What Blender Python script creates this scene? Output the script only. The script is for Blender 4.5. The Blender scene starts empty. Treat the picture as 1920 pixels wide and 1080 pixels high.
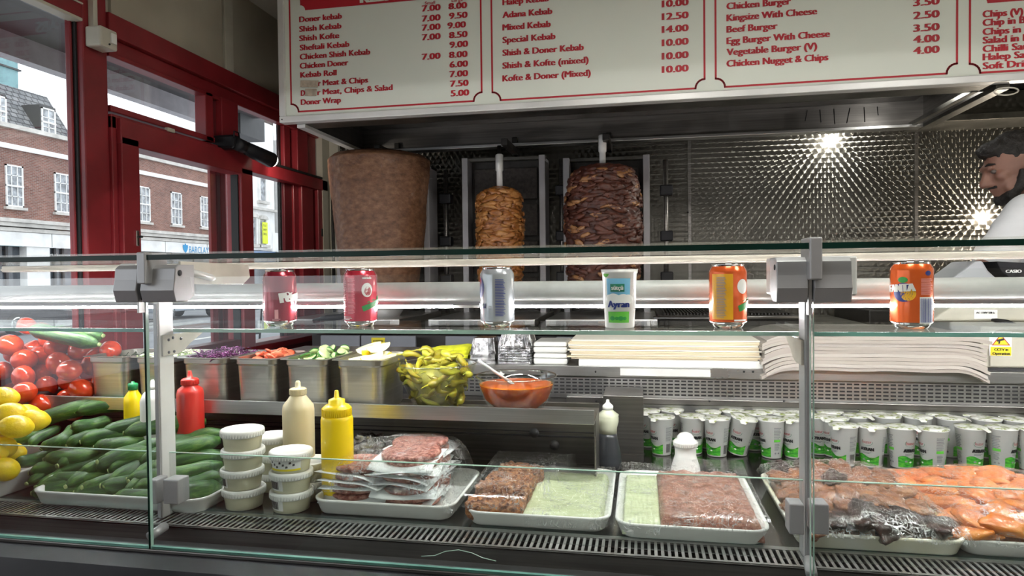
import bpy, bmesh, math, random
from mathutils import Vector, Matrix, Euler, noise
C = bpy.context.scene.collection
S = bpy.context.scene
random.seed(7)
PI = math.pi
# ---------------------------------------------------------------- camera
FOC = 1260.0; CZ = 1.30
_psi, _th, _ro = math.radians(10.8), math.radians(1.24), .0111
f0 = Vector((-math.sin(_psi), math.cos(_psi), 0)); r0 = Vector((math.cos(_psi), math.sin(_psi), 0)); zz = Vector((0, 0, 1))
FW = f0*math.cos(_th) - zz*math.sin(_th)
UP = zz*math.cos(_th) + f0*math.sin(_th)
RT = r0*math.cos(_ro) - UP*math.sin(_ro)
UP = UP*math.cos(_ro) + r0*math.sin(_ro)
cam = bpy.data.cameras.new('camera'); co = bpy.data.objects.new('camera', cam); C.objects.link(co)
cam.sensor_width = 36; cam.lens = FOC*36/1920; cam.clip_start = .02; cam.clip_end = 300
Mx = Matrix((RT, UP, -FW)).transposed().to_4x4(); Mx.translation = (0, 0, CZ); co.matrix_world = Mx
S.camera = co
# ---------------------------------------------------------------- world, exposure, big lamps
S.view_settings.view_transform = 'Standard'; S.view_settings.look = 'None'
S.view_settings.gamma = 1; S.view_settings.use_curve_mapping = False
S.view_settings.exposure = 0.0
S.cycles.transparent_max_bounces = 40; S.cycles.max_bounces = 10
SKY = 2.3; LED_E = 170.0; CEIL_E = 6.8
w = bpy.data.worlds.new('overcast_sky'); S.world = w; w.use_nodes = True
nt = w.node_tree; bg = nt.nodes['Background']
tc = nt.nodes.new('ShaderNodeTexCoord'); nz = nt.nodes.new('ShaderNodeTexNoise'); nz.inputs['Scale'].default_value = 2.0
rp = nt.nodes.new('ShaderNodeValToRGB'); rp.color_ramp.elements[0].color = (.80, .87, .96, 1); rp.color_ramp.elements[1].color = (1, 1, 1, 1)
nt.links.new(tc.outputs['Generated'], nz.inputs['Vector']); nt.links.new(nz.outputs[0], rp.inputs[0]); nt.links.new(rp.outputs[0], bg.inputs[0])
bg.inputs[1].default_value = SKY
def lamp(name, kind, loc, energy, color=(1, 1, 1), size=.1, size_y=None, rot=(0, 0, 0), spot=None):
    l = bpy.data.lights.new(name, kind); l.energy = energy; l.color = color
    if kind == 'AREA':
        l.size = size
        if size_y: l.shape = 'RECTANGLE'; l.size_y = size_y
    elif kind != 'SUN': l.shadow_soft_size = size
    if spot: l.spot_size = spot; l.spot_blend = .5
    o = bpy.data.objects.new(name, l); C.objects.link(o); o.location = loc; o.rotation_euler = rot
    return o
# ---------------------------------------------------------------- projection onto real planes
def ray(x, y): return FW + RT*((x-960)/FOC) - UP*((y-540)/FOC)
def at(ax, v, x, y):
    d = ray(x, y); o = Vector((0, 0, CZ)); return o + d*((v-o[ax])/d[ax])
def aY(Y, x, y): return at(1, Y, x, y)
def aX(X, x, y): return at(0, X, x, y)
def aZ(Z, x, y): return at(2, Z, x, y)
DECK = .843; SHELF = 1.0; GSH = 1.199
# ---------------------------------------------------------------- mesh builder
class MB:
    def __init__(s): s.v = []; s.f = []; s.m = []; s.s = []
    def add(s, vs, fs, m=0, sm=False):
        b = len(s.v); s.v += [tuple(v) for v in vs]
        for f in fs: s.f.append(tuple(i+b for i in f)); s.m.append(m); s.s.append(sm)
        return s
    def box(s, x0, x1, y0, y1, z0, z1, m=0):
        vs = [(x, y, z) for z in (z0, z1) for y in (y0, y1) for x in (x0, x1)]
        return s.add(vs, [(0, 2, 3, 1), (4, 5, 7, 6), (0, 1, 5, 4), (2, 6, 7, 3), (0, 4, 6, 2), (1, 3, 7, 5)], m)
    def obox(s, c, size, M=None, m=0, taper=1):
        hx, hy, hz = (q/2 for q in size); vs = []
        for z in (-hz, hz):
            k = taper if z > 0 else 1
            for y in (-hy, hy):
                for x in (-hx, hx):
                    p = Vector((x*k, y*k, z)); p = (M @ p if M else p) + Vector(c); vs.append(p)
        return s.add(vs, [(0, 2, 3, 1), (4, 5, 7, 6), (0, 1, 5, 4), (2, 6, 7, 3), (0, 4, 6, 2), (1, 3, 7, 5)], m)
    def lathe(s, prof, n=24, c=(0, 0, 0), m=0, sm=True, cap0=True, cap1=True, M=None, sx=1, sy=1):
        vs = []
        for r, z in prof:
            for i in range(n):
                a = 2*PI*i/n; p = Vector((r*math.cos(a)*sx, r*math.sin(a)*sy, z))
                if M: p = M @ p
                vs.append(p + Vector(c))
        fs = [(j*n+i, j*n+(i+1) % n, (j+1)*n+(i+1) % n, (j+1)*n+i) for j in range(len(prof)-1) for i in range(n)]
        if cap0: fs.append(tuple(range(n-1, -1, -1)))
        if cap1: fs.append(tuple((len(prof)-1)*n+i for i in range(n)))
        return s.add(vs, fs, m, sm)
    def tube(s, pts, rad, n=10, m=0, sm=True, caps=True, sec=None):
        pts = [Vector(p) for p in pts]; k = len(pts)
        if not hasattr(rad, '__len__'): rad = [rad]*k
        vs = []; up = None
        for j, p in enumerate(pts):
            t = (pts[min(j+1, k-1)] - pts[max(j-1, 0)]).normalized()
            if up is None:
                up = Vector((0, 0, 1)) if abs(t.z) < .9 else Vector((1, 0, 0))
            a = t.cross(up).normalized(); b = a.cross(t).normalized(); up = b
            for i in range(n):
                q = 2*PI*i/n; r = rad[j]*(sec(i, n) if sec else 1)
                vs.append(p + a*math.cos(q)*r + b*math.sin(q)*r)
        fs = [(j*n+(i+1) % n, j*n+i, (j+1)*n+i, (j+1)*n+(i+1) % n) for j in range(k-1) for i in range(n)]
        if caps: fs.append(tuple(range(n))); fs.append(tuple((k-1)*n+i for i in range(n-1, -1, -1)))
        return s.add(vs, fs, m, sm)
    def prism(s, poly, a0, a1, ax=1, m=0, sm=False):
        # poly in the two other axes (x,z for ax=1; y,z for ax=0; x,y for ax=2)
        def P(u, v, a): return {1: (u, a, v), 0: (a, u, v), 2: (u, v, a)}[ax]
        n = len(poly); vs = [P(u, v, a0) for u, v in poly] + [P(u, v, a1) for u, v in poly]
        fs = [tuple(range(n)), tuple(range(2*n-1, n-1, -1))] + [(i, i+n, (i+1) % n+n, (i+1) % n) for i in range(n)]
        return s.add(vs, fs, m, sm)
    def ell(s, c, r, n=16, k=10, M=None, m=0, sm=True, fn=None):
        vs = []
        for j in range(k+1):
            t = PI*j/k
            for i in range(n):
                a = 2*PI*i/n; d = Vector((math.sin(t)*math.cos(a), math.sin(t)*math.sin(a), -math.cos(t)))
                q = fn(d) if fn else 1
                p = Vector((d.x*r[0]*q, d.y*r[1]*q, d.z*r[2]*q)); p = (M @ p if M else p) + Vector(c); vs.append(p)
        fs = [(j*n+i, j*n+(i+1) % n, (j+1)*n+(i+1) % n, (j+1)*n+i) for j in range(k) for i in range(n)]
        return s.add(vs, fs, m, sm)
    def grid(s, fn, nu, nv, m=0, sm=True):
        vs = [fn(i/nu, j/nv) for j in range(nv+1) for i in range(nu+1)]
        fs = [(j*(nu+1)+i, j*(nu+1)+i+1, (j+1)*(nu+1)+i+1, (j+1)*(nu+1)+i) for j in range(nv) for i in range(nu)]
        return s.add(vs, fs, m, sm)
    def mesh(s, name, mats):
        me = bpy.data.meshes.new(name); me.from_pydata(s.v, [], s.f)
        for m in (mats if isinstance(mats, (list, tuple)) else [mats]): me.materials.append(m)
        me.polygons.foreach_set('material_index', s.m); me.polygons.foreach_set('use_smooth', s.s)
        bm = bmesh.new(); bm.from_mesh(me)
        bmesh.ops.remove_doubles(bm, verts=bm.verts, dist=1e-6)
        bmesh.ops.recalc_face_normals(bm, faces=bm.faces)
        bm.to_mesh(me); bm.free(); me.update(); return me
    def build(s, name, mats, parent=None, bevel=0, seg=2):
        o = bpy.data.objects.new(name, s.mesh(name, mats)); C.objects.link(o)
        if parent: o.parent = parent; o.matrix_parent_inverse = parent.matrix_world.inverted() if False else Matrix()
        if parent: o.location = -Vector(wloc(parent)) if parent.get('_abs') else Vector((0, 0, 0))
        if bevel:
            b = o.modifiers.new('bevel', 'BEVEL'); b.width = bevel; b.segments = seg; b.limit_method = 'ANGLE'; b.angle_limit = .6
        return o
def wloc(o):
    v = Vector(o.location)
    while o.parent: o = o.parent; v += Vector(o.location)
    return v
def tag(o, label=None, cat=None, group=None, kind=None):
    if label: o['label'] = label
    if cat: o['category'] = cat
    if group: o['group'] = group
    if kind: o['kind'] = kind
    return o
# local thing: parts are modelled around its origin; abs thing: parts are modelled in world coordinates
def thing(name, label, cat, loc=(0, 0, 0), rot=(0, 0, 0), group=None, absolute=False):
    o = bpy.data.objects.new(name, None); C.objects.link(o); o.location = loc; o.rotation_euler = rot; o.empty_display_size = .05
    tag(o, label, cat, group)
    if absolute: o['_abs'] = 1
    return o
_abs_list = []
def dup(src, loc=None, rot=None, label=None, group=None, scale=None):
    def cp(o, par):
        c = o.copy(); C.objects.link(c); c.parent = par
        for ch in o.children: cp(ch, c)
        return c
    r = cp(src, None)
    if loc is not None: r.location = loc
    if rot is not None: r.rotation_euler = rot
    if scale is not None: r.scale = scale if hasattr(scale, '__len__') else (scale,)*3
    if label: r['label'] = label
    if group: r['group'] = group
    return r
def bx(name, mat, x0, x1, y0, y1, z0, z1, parent=None, bevel=0): return MB().box(x0, x1, y0, y1, z0, z1).build(name, mat, parent, bevel)
def struct(o, label=None): o['kind'] = 'structure'; return o
# ---------------------------------------------------------------- text (Blender's own font, turned to mesh)
_tc = {}
def text_mesh(txt, bold=.02):
    k = (txt, bold)
    if k in _tc: return _tc[k]
    cu = bpy.data.curves.new('t', 'FONT'); cu.body = txt; cu.size = 1; cu.offset = bold; cu.resolution_u = 3; cu.fill_mode = 'FRONT'
    ob = bpy.data.objects.new('t', cu); C.objects.link(ob)
    dg = bpy.context.evaluated_depsgraph_get(); me = bpy.data.meshes.new_from_object(ob.evaluated_get(dg))
    vs = [tuple(v.co) for v in me.vertices]; fs = [tuple(p.vertices) for p in me.polygons]
    bpy.data.objects.remove(ob); bpy.data.curves.remove(cu); bpy.data.meshes.remove(me)
    _tc[k] = (vs, fs); return _tc[k]
def add_text(mb, txt, fn, h, width=None, m=0, center=False, bold=.02, sub=False):
    # heavier strokes are drawn as shifted copies of the thin letters
    n = (Vector(fn(1e-3, 0))-Vector(fn(0, 0))).cross(Vector(fn(0, 1e-3))-Vector(fn(0, 0))).normalized()
    for q in (range(4) if bold else range(1)):
        k = len(mb.v); _add_text(mb, txt, (lambda u, v, q=q: fn(u+(q-1.5)*h*bold*2.2, v)) if bold else fn, h, width, m, center, 0, sub)
        for i in range(k, len(mb.v)): mb.v[i] = tuple(Vector(mb.v[i])+n*(q*.00025))
def _add_text(mb, txt, fn, h, width=None, m=0, center=False, bold=.0, sub=False):
    """h = cap height; fn(u, v) -> world point; width = forced width"""
    vs, fs = subdiv_text(txt, .12) if sub else text_mesh(txt, bold)
    if not vs: return
    x0 = min(v[0] for v in vs); x1 = max(v[0] for v in vs); k = h/.70
    kx = width/(x1-x0) if width else k
    off = -(x1-x0)*kx/2 if center else 0
    mb.add([fn((v[0]-x0)*kx+off, v[1]*k) for v in vs], fs, m)
def wrapfn(rfn, a0, z0, eps=.0009, c=(0, 0, 0)):
    # a0 angle of text centre on a round body, facing outwards; rfn(z) radius
    def fn(u, v):
        z = z0+v; r = rfn(z)+eps; a = a0 + u/max(r, .001); return (c[0]+r*math.cos(a), c[1]+r*math.sin(a), c[2]+z)
    return fn
def subdiv_text(txt, lim):
    k = (txt, 'sub', lim)
    if k in _tc: return _tc[k]
    vs, fs = text_mesh(txt, 0); bm = bmesh.new(); V = [bm.verts.new(v) for v in vs]
    for f in fs:
        try: bm.faces.new([V[i] for i in f])
        except ValueError: pass
    bmesh.ops.triangulate(bm, faces=bm.faces)
    for _ in range(4):
        e = [q for q in bm.edges if q.calc_length() > lim]
        if not e: break
        bmesh.ops.subdivide_edges(bm, edges=e, cuts=1); bmesh.ops.triangulate(bm, faces=bm.faces)
    bm.verts.index_update(); _tc[k] = ([tuple(v.co) for v in bm.verts], [tuple(v.index for v in f.verts) for f in bm.faces]); bm.free(); return _tc[k]
def wrap_patch(mb, rfn, a0, a1, z0, z1, m, eps=.0004, nu=16, nv=3):
    mb.grid(lambda u, v: ((rfn(z0+(z1-z0)*v)+eps)*math.cos(a0+(a1-a0)*u), (rfn(z0+(z1-z0)*v)+eps)*math.sin(a0+(a1-a0)*u), z0+(z1-z0)*v), nu, nv, m)
# ---------------------------------------------------------------- materials
class NM:
    def __init__(s, name):
        s.m = bpy.data.materials.new(name); s.m.use_nodes = True; s.t = s.m.node_tree; s.N = s.t.nodes; s.L = s.t.links
        s.b = s.N['Principled BSDF']; s.out = s.N['Material Output']
    def n(s, typ, **k):
        o = s.N.new('ShaderNode'+typ)
        for a, v in k.items():
            if a in o.inputs: o.inputs[a].default_value = v
            else: setattr(o, a, v)
        return o
    def l(s, a, b): s.L.new(a, b)
    def coord(s, scale=(1, 1, 1)):
        t = s.n('TexCoord'); mp = s.n('Mapping'); s.l(t.outputs['Object'], mp.inputs[0]); mp.inputs['Scale'].default_value = scale; return mp.outputs[0]
    def ramp(s, src, stops):
        r = s.n('ValToRGB'); e = r.color_ramp.elements
        while len(e) < len(stops): e.new(.5)
        for q, (p, c) in zip(e, stops): q.position = p; q.color = (*c, 1)
        s.l(src, r.inputs[0]); return r.outputs[0]
    def noise(s, vec, scale, detail=4, rough=.55, dist=0):
        q = s.n('TexNoise'); q.inputs['Scale'].default_value = scale; q.inputs['Detail'].default_value = detail; q.inputs['Roughness'].default_value = rough; q.inputs['Distortion'].default_value = dist
        s.l(vec, q.inputs['Vector']); return q.outputs[0]
    def bump(s, src, strength=.3, dist=.01):
        q = s.n('Bump'); q.inputs['Strength'].default_value = strength; q.inputs['Distance'].default_value = dist; s.l(src, q.inputs['Height']); s.l(q.outputs[0], s.b.inputs['Normal'])
    def set(s, **k):
        for a, v in k.items(): s.b.inputs[a.replace('_', ' ')].default_value = v
        return s
    def mth(s, op, a, b=None, c=None):
        q = s.n('Math', operation=op)
        for i, v in enumerate((a, b, c)):
            if v is None: continue
            if isinstance(v, (int, float)): q.inputs[i].default_value = v
            else: s.l(v, q.inputs[i])
        return q.outputs[0]
def plain(name, col, rough=.5, metal=0, var=.06, nscale=20, bump=0, bscale=60, spec=None, trans=0, sss=0, scale=(1, 1, 1), coat=0):
    m = NM(name); v = m.coord(scale)
    n = m.noise(v, nscale)
    a = tuple(max(0, c*(1-var*2)) for c in col); b = tuple(min(1, c*(1+var*2)) for c in col)
    m.l(m.ramp(n, [(.3, a), (.7, b)]), m.b.inputs['Base Color'])
    m.set(Roughness=rough, Metallic=metal)
    if coat: m.set(Coat_Weight=coat, Coat_Roughness=.08)
    if spec is not None: m.set(Specular_IOR_Level=spec)
    if trans: m.set(Transmission_Weight=trans)
    if sss: m.set(Subsurface_Weight=sss, Subsurface_Scale=.01)
    if bump: m.bump(m.noise(v, bscale, 5), bump, .004)
    return m.m
def mottled(name, stops, nscale=20, rough=.5, bump=.3, bscale=50, bdist=.004, scale=(1, 1, 1), dist=0, detail=5, sss=0, coat=0, spec=.5, bump2=None):
    m = NM(name); v = m.coord(scale); n = m.noise(v, nscale, detail, .6, dist)
    m.l(m.ramp(n, stops), m.b.inputs['Base Color']); m.set(Roughness=rough, Specular_IOR_Level=spec)
    if coat: m.set(Coat_Weight=coat, Coat_Roughness=.12)
    if sss: m.set(Subsurface_Weight=sss, Subsurface_Scale=.008)
    if bump: m.bump(m.noise(v, bscale, 5, .6, dist), bump, bdist)
    return m.m
def emit(name, col, e):
    m = NM(name); m.N.remove(m.b); q = m.n('Emission'); q.inputs[0].default_value = (*col, 1); q.inputs[1].default_value = e; m.l(q.outputs[0], m.out.inputs[0]); return m.m
def glassy(name, tint=(.93, .97, .95), refl=.06, rough=.0, edge=.55, haze=0, hazecol=(.8, .85, .85), bump=0, bscale=30, bs=(1, 1, 1), power=.35, bdist=.004):
    # thin sheet: lets light straight through, reflects more at a grazing angle
    m = NM(name); m.N.remove(m.b)
    tr = m.n('BsdfTransparent'); tr.inputs[0].default_value = (*tint, 1)
    gl = m.n('BsdfGlossy'); gl.inputs['Roughness'].default_value = rough; gl.inputs[0].default_value = (1, 1, 1, 1)
    lw = m.n('LayerWeight'); lw.inputs[0].default_value = power
    f = m.mth('MULTIPLY_ADD', lw.outputs['Facing'], edge, refl)
    if bump:
        v = m.coord(bs); nz = m.noise(v, bscale, 5, .6, .6); q = m.n('Bump'); q.inputs['Strength'].default_value = bump; q.inputs['Distance'].default_value = bdist
        m.l(nz, q.inputs['Height']); m.l(q.outputs[0], gl.inputs['Normal'])
    mx = m.n('MixShader'); m.l(f, mx.inputs[0]); m.l(tr.outputs[0], mx.inputs[1]); m.l(gl.outputs[0], mx.inputs[2]); last = mx.outputs[0]
    if haze:
        d = m.n('BsdfDiffuse'); d.inputs[0].default_value = (*hazecol, 1); m2 = m.n('MixShader'); m2.inputs[0].default_value = haze
        m.l(last, m2.inputs[1]); m.l(d.outputs[0], m2.inputs[2]); last = m2.outputs[0]
    m.l(last, m.out.inputs[0]); return m.m
def brick_mat(name, c1, c2, mortar, bw=.22, bh=.075, bump=.4):
    m = NM(name); t = m.n('TexCoord'); sp = m.n('SeparateXYZ'); cb = m.n('CombineXYZ'); m.l(t.outputs['Object'], sp.inputs[0])
    m.l(sp.outputs[1], cb.inputs[0]); m.l(sp.outputs[2], cb.inputs[1])
    b = m.n('TexBrick'); b.inputs['Color1'].default_value = (*c1, 1); b.inputs['Color2'].default_value = (*c2, 1); b.inputs['Mortar'].default_value = (*mortar, 1)
    b.inputs['Scale'].default_value = 1; b.inputs['Brick Width'].default_value = bw; b.inputs['Row Height'].default_value = bh; b.inputs['Mortar Size'].default_value = bh*.12
    m.l(cb.outputs[0], b.inputs['Vector'])
    n = m.noise(m.coord((.6, .6, .6)), 3, 4); mx = m.n('MixRGB', blend_type='MULTIPLY'); mx.inputs[0].default_value = .5
    m.l(b.outputs[0], mx.inputs[1]); m.l(m.ramp(n, [(.3, (.6, .6, .6)), (.7, (1.2, 1.15, 1.1))]), mx.inputs[2]); m.l(mx.outputs[0], m.b.inputs['Base Color'])
    m.set(Roughness=.9); m.bump(b.outputs['Fac'], -bump, .02); return m.m
def brushed(name, col=(.55, .55, .54), rough=.32, scale=(2, 2, 200), var=.12, metal=1, smear=0):
    m = NM(name); v = m.coord(scale); n = m.noise(v, 3, 4)
    c = m.ramp(n, [(.3, tuple(q*(1-var) for q in col)), (.7, tuple(min(1, q*(1+var)) for q in col))])
    v2 = m.coord((1, 1, 1)); n2 = m.noise(v2, 7, 5, .65)
    m.l(c, m.b.inputs['Base Color']); m.set(Metallic=metal)
    m.l(m.mth('MULTIPLY_ADD', n2, .3+smear, rough-.15), m.b.inputs['Roughness'])
    m.bump(n, .05, .002); return m.m
def jewelled(name):
    """steel sheet swirled with overlapping discs, each brushed in rings around its own centre"""
    m = NM(name); t = m.n('TexCoord'); sp = m.n('SeparateXYZ'); m.l(t.outputs['Object'], sp.inputs[0])
    P = .031; H = .74; R = .66
    X = m.mth('DIVIDE', sp.outputs[0], P); Z = m.mth('DIVIDE', sp.outputs[2], P*1.0)
    J = m.mth('FLOOR', m.mth('DIVIDE', Z, H)); dx = dy = None
    for dj in (0, 1):
        j = m.mth('ADD', J, dj); zj = m.mth('MULTIPLY', j, H); off = m.mth('MULTIPLY', m.mth('FLOORED_MODULO', j, 2.0), .5)
        xs = m.mth('SUBTRACT', X, off); I = m.mth('FLOOR', xs)
        for di in (0, 1):
            ddx = m.mth('SUBTRACT', xs, m.mth('ADD', I, di)); ddy = m.mth('SUBTRACT', Z, zj)
            if dx is None: dx, dy = ddx, ddy; continue
            d2 = m.mth('ADD', m.mth('MULTIPLY', ddx, ddx), m.mth('MULTIPLY', ddy, ddy)); ins = m.mth('LESS_THAN', d2, R*R)
            q = m.mth('SUBTRACT', 1.0, ins)
            dx = m.mth('ADD', m.mth('MULTIPLY', dx, q), m.mth('MULTIPLY', ddx, ins)); dy = m.mth('ADD', m.mth('MULTIPLY', dy, q), m.mth('MULTIPLY', ddy, ins))
    cb = m.n('CombineXYZ'); m.l(dx, cb.inputs[0]); m.l(dy, cb.inputs[2]); m.l(cb.outputs[0], m.b.inputs['Tangent'])
    rad = m.mth('POWER', m.mth('ADD', m.mth('MULTIPLY', dx, dx), m.mth('MULTIPLY', dy, dy)), .5)
    n = m.noise(m.coord(), 5, 4); ring = m.mth('SINE', m.mth('MULTIPLY', rad, 60.0))
    m.l(m.ramp(n, [(.3, (.10, .096, .085)), (.7, (.155, .148, .13))]), m.b.inputs['Base Color'])
    m.bump(m.mth('MULTIPLY', rad, rad), .28, .0018)
    m.set(Metallic=1, Roughness=.40, Anisotropic=1.0); return m.m
M = {}
M['glass'] = glassy('clear glass', (.955, .975, .97), .02, 0, .5, power=.25)
M['glass_front'] = glassy('front glass', (.972, .984, .978), .012, 0, .45, power=.2)
M['glass_low'] = glassy('low glass', (.955, .975, .968), .015, 0, .5, power=.2, haze=.004, hazecol=(.5, .6, .62))
M['edge'] = plain('green glass edge', (.22, .50, .43), .15, 0, .15, 8, trans=.3)
M['edge_dark'] = plain('dark green glass edge', (.002, .020, .014), .35, 0, .2, 8, spec=.25)
M['edge_pale'] = plain('pale green glass edge', (.42, .62, .52), .2, 0, .1, 8, trans=.2)
M['bowl'] = glassy('bowl glass', (.965, .972, .96), .02, .03, .32, power=.3)
M['window'] = glassy('window glass', (.97, .985, .99), .02, 0, .35, power=.2)
M['film'] = glassy('cling film', (.985, .99, .99), .036, .05, .18, power=.3, haze=.0, hazecol=(.95, .95, .95), bump=1.0, bscale=90, bs=(1, 3, 1), bdist=.008)
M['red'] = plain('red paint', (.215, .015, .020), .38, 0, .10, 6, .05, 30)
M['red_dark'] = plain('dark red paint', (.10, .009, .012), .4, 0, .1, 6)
M['beige'] = plain('beige board', (.42, .39, .31), .7, 0, .05, 4, .05, 40)
M['cream'] = plain('cream plastic', (.50, .48, .40), .5, 0, .08, 6)
M['ceil'] = plain('ceiling paint', (.55, .53, .47), .8, 0, .04, 4)
M['black'] = plain('black plastic', (.009, .009, .011), .45, 0, .2, 10, spec=.25)
M['blackm'] = plain('black iron', (.02, .018, .016), .45, .4, .3, 20, .2)
M['rubber'] = plain('black rubber', (.01, .01, .01), .6)
M['steel'] = brushed('brushed steel')
M['steel_d'] = brushed('dark brushed steel', (.20, .19, .18), .30, (1, 2, 60), .2, smear=.2)
M['deck'] = brushed('dark polished deck', (.16, .155, .15), .16, (2, 2, 2), .2)
M['alu'] = plain('powder coated aluminium', (.38, .38, .385), .38, .35, .04, 10)
M['alu_w'] = plain('white lacquered aluminium', (.72, .72, .70), .32, .15, .05, 6)
M['alu_g'] = plain('grey lacquered bracket', (.33, .32, .33), .45, .2, .05, 10)
M['rail'] = plain('beige plastic rail', (.55, .52, .45), .4)
M['chrome'] = plain('chrome', (.8, .8, .8), .12, 1, .05)
M['jewel'] = jewelled('jewelled steel')
M['white'] = plain('white plastic', (.82, .82, .79), .35, 0, .03, 10, coat=.2)
M['tray'] = plain('white enamel tray', (.74, .74, .71), .28, 0, .04, 8, coat=.4)
M['foil'] = mottled('crumpled foil', [(.35, (.22, .22, .23)), (.65, (.75, .75, .76))], 60, .18, 1.0, 70)
M['foil'].node_tree.nodes['Principled BSDF'].inputs['Metallic'].default_value = 1
M['signw'] = plain('white sign face', (.76, .80, .71), .5, 0, .02, 2)
M['signr'] = plain('red sign print', (.46, .010, .022), .5, 0, .05, 4)
M['dgrey'] = plain('dark grey', (.05, .05, .052), .5)
M['brick'] = brick_mat('red brick', (.20, .095, .075), (.30, .14, .11), (.34, .29, .26))
M['slate'] = brick_mat('slate', (.16, .17, .18), (.27, .28, .29), (.06, .06, .07), .35, .24, .5)
M['stone'] = plain('pale stone', (.60, .58, .54), .8, 0, .1, 2)
M['render_w'] = plain('white render', (.85, .85, .83), .8, 0, .06, 1.5)
M['dark_glass'] = plain('dark window glass', (.05, .06, .07), .08, 0, .5, 1.2, spec=.8)
M['curtain'] = plain('window glass with net curtain', (.30, .32, .34), .15, 0, .4, 3, spec=.8)
M['asphalt'] = plain('asphalt', (.22, .225, .24), .8, 0, .1, .8)
M['pave'] = plain('paving', (.46, .46, .46), .8, 0, .08, 1.2)
M['blue'] = plain('blue print', (.02, .30, .60), .5)
M['yellow'] = plain('yellow sticker', (.85, .70, .02), .5)
M['ink'] = plain('black print', (.01, .01, .012), .5)
M['led'] = emit('led strip', (1, .97, .98), LED_E)
M['rough_metal'] = plain('greasy steel', (.13, .125, .11), .4, .8, .3, 6, .2, 30)
def film_creases(m):
    # creased film scatters more along its folds
    t = m.node_tree; N = t.nodes; L = t.links; out = N['Material Output']; last = out.inputs[0].links[0].from_socket
    tc = N.new('ShaderNodeTexCoord'); prev = None
    for sc, rot in (((30, 110, 30), .5), ((120, 34, 30), -.35)):
        mp = N.new('ShaderNodeMapping'); mp.inputs['Scale'].default_value = sc; mp.inputs['Rotation'].default_value = (0, 0, rot); L.new(tc.outputs['Object'], mp.inputs[0])
        n = N.new('ShaderNodeTexNoise'); n.inputs['Scale'].default_value = 1; n.inputs['Detail'].default_value = 4; n.inputs['Distortion'].default_value = .8; L.new(mp.outputs[0], n.inputs['Vector'])
        r = N.new('ShaderNodeValToRGB'); e = r.color_ramp.elements; e[0].position = .475; e[0].color = (0, 0, 0, 1); e[1].position = .50; e[1].color = (1, 1, 1, 1); q = e.new(.525); q.color = (0, 0, 0, 1); L.new(n.outputs[0], r.inputs[0])
        if prev is None: prev = r.outputs[0]
        else:
            a = N.new('ShaderNodeMath'); a.operation = 'MAXIMUM'; L.new(prev, a.inputs[0]); L.new(r.outputs[0], a.inputs[1]); prev = a.outputs[0]
    n2 = N.new('ShaderNodeTexNoise'); n2.inputs['Scale'].default_value = 18; L.new(tc.outputs['Object'], n2.inputs['Vector'])
    r2 = N.new('ShaderNodeValToRGB'); r2.color_ramp.elements[0].position = .42; r2.color_ramp.elements[1].position = .62; L.new(n2.outputs[0], r2.inputs[0])
    k = N.new('ShaderNodeMath'); k.operation = 'MULTIPLY'; L.new(prev, k.inputs[0]); L.new(r2.outputs[0], k.inputs[1])
    k2 = N.new('ShaderNodeMath'); k2.operation = 'MULTIPLY'; L.new(k.outputs[0], k2.inputs[0]); k2.inputs[1].default_value = .62
    g = N.new('ShaderNodeBsdfGlossy'); g.inputs['Roughness'].default_value = .42; g.inputs[0].default_value = (1, 1, 1, 1)
    mx = N.new('ShaderNodeMixShader'); L.new(k2.outputs[0], mx.inputs[0]); L.new(last, mx.inputs[1]); L.new(g.outputs[0], mx.inputs[2]); L.new(mx.outputs[0], out.inputs[0])
film_creases(M['film'])
# ================================================================ SETTING
WX = -1.62; YB = 3.31; CEILZ = 2.462; XR = 2.6; YF = -2.2
struct(bx('floor', plain('floor tiles', (.25, .22, .2), .5, 0, .2, 3), WX-.05, XR, YF, YB, -.05, 0))
struct(bx('ceiling', M['ceil'], WX-.3, XR+.1, YF-.1, YB+.1, CEILZ, CEILZ+.08))
struct(bx('wall_right', plain('cream wall paint', (.5, .47, .4), .8), XR, XR+.1, YF, YB+.1, -.1, CEILZ))
struct(bx('wall_front', plain('warm wall paint', (.45, .40, .34), .8), WX-.1, XR+.1, YF-.1, YF, -.1, CEILZ))
# back wall: steel sheets with joint strips
wb = struct(bx('wall_back', M['dgrey'], WX-.1, XR+.1, YB+.012, YB+.11, -.1, CEILZ))
seams = [aY(YB, 640, 400).x, aY(YB, 1293, 400).x, aY(YB, 1718, 400).x, XR]
for a, b in zip(seams[:-1], seams[1:]):
    bx('steel_panel', M['jewel'], a+.002, b-.002, YB, YB+.012, .9, CEILZ, wb)
for x in seams[1:3]:
    bx('joint_strip', M['steel_d'], x-.007, x+.007, YB-.004, YB, .9, CEILZ, wb)
for x, z in ((1290, 398), (1718, 270), (1718, 440)):
    p = aY(YB-.004, x, z); MB().lathe([(.005, 0), (.004, .002), (.001, .003)], 10, (0, 0, 0), M=Matrix.Rotation(PI/2, 3, 'X')).build('screw', M['blackm'], wb).location = (p.x, p.y, p.z)
# corner boards between window wall and steel
cb = struct(bx('trim_1', M['beige'], WX-.02, WX+.03, aX(WX, 596, 400).y, YB, 1.0, CEILZ))
bx('board', M['cream'], WX+.03, seams[0], YB-.03, YB, 1.0, CEILZ, cb, .004)
MB().tube([(seams[0]-.03, YB-.04, 1.0), (seams[0]-.03, YB-.04, 1.9)], .008).build('pipe', M['blackm'], cb)
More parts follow.
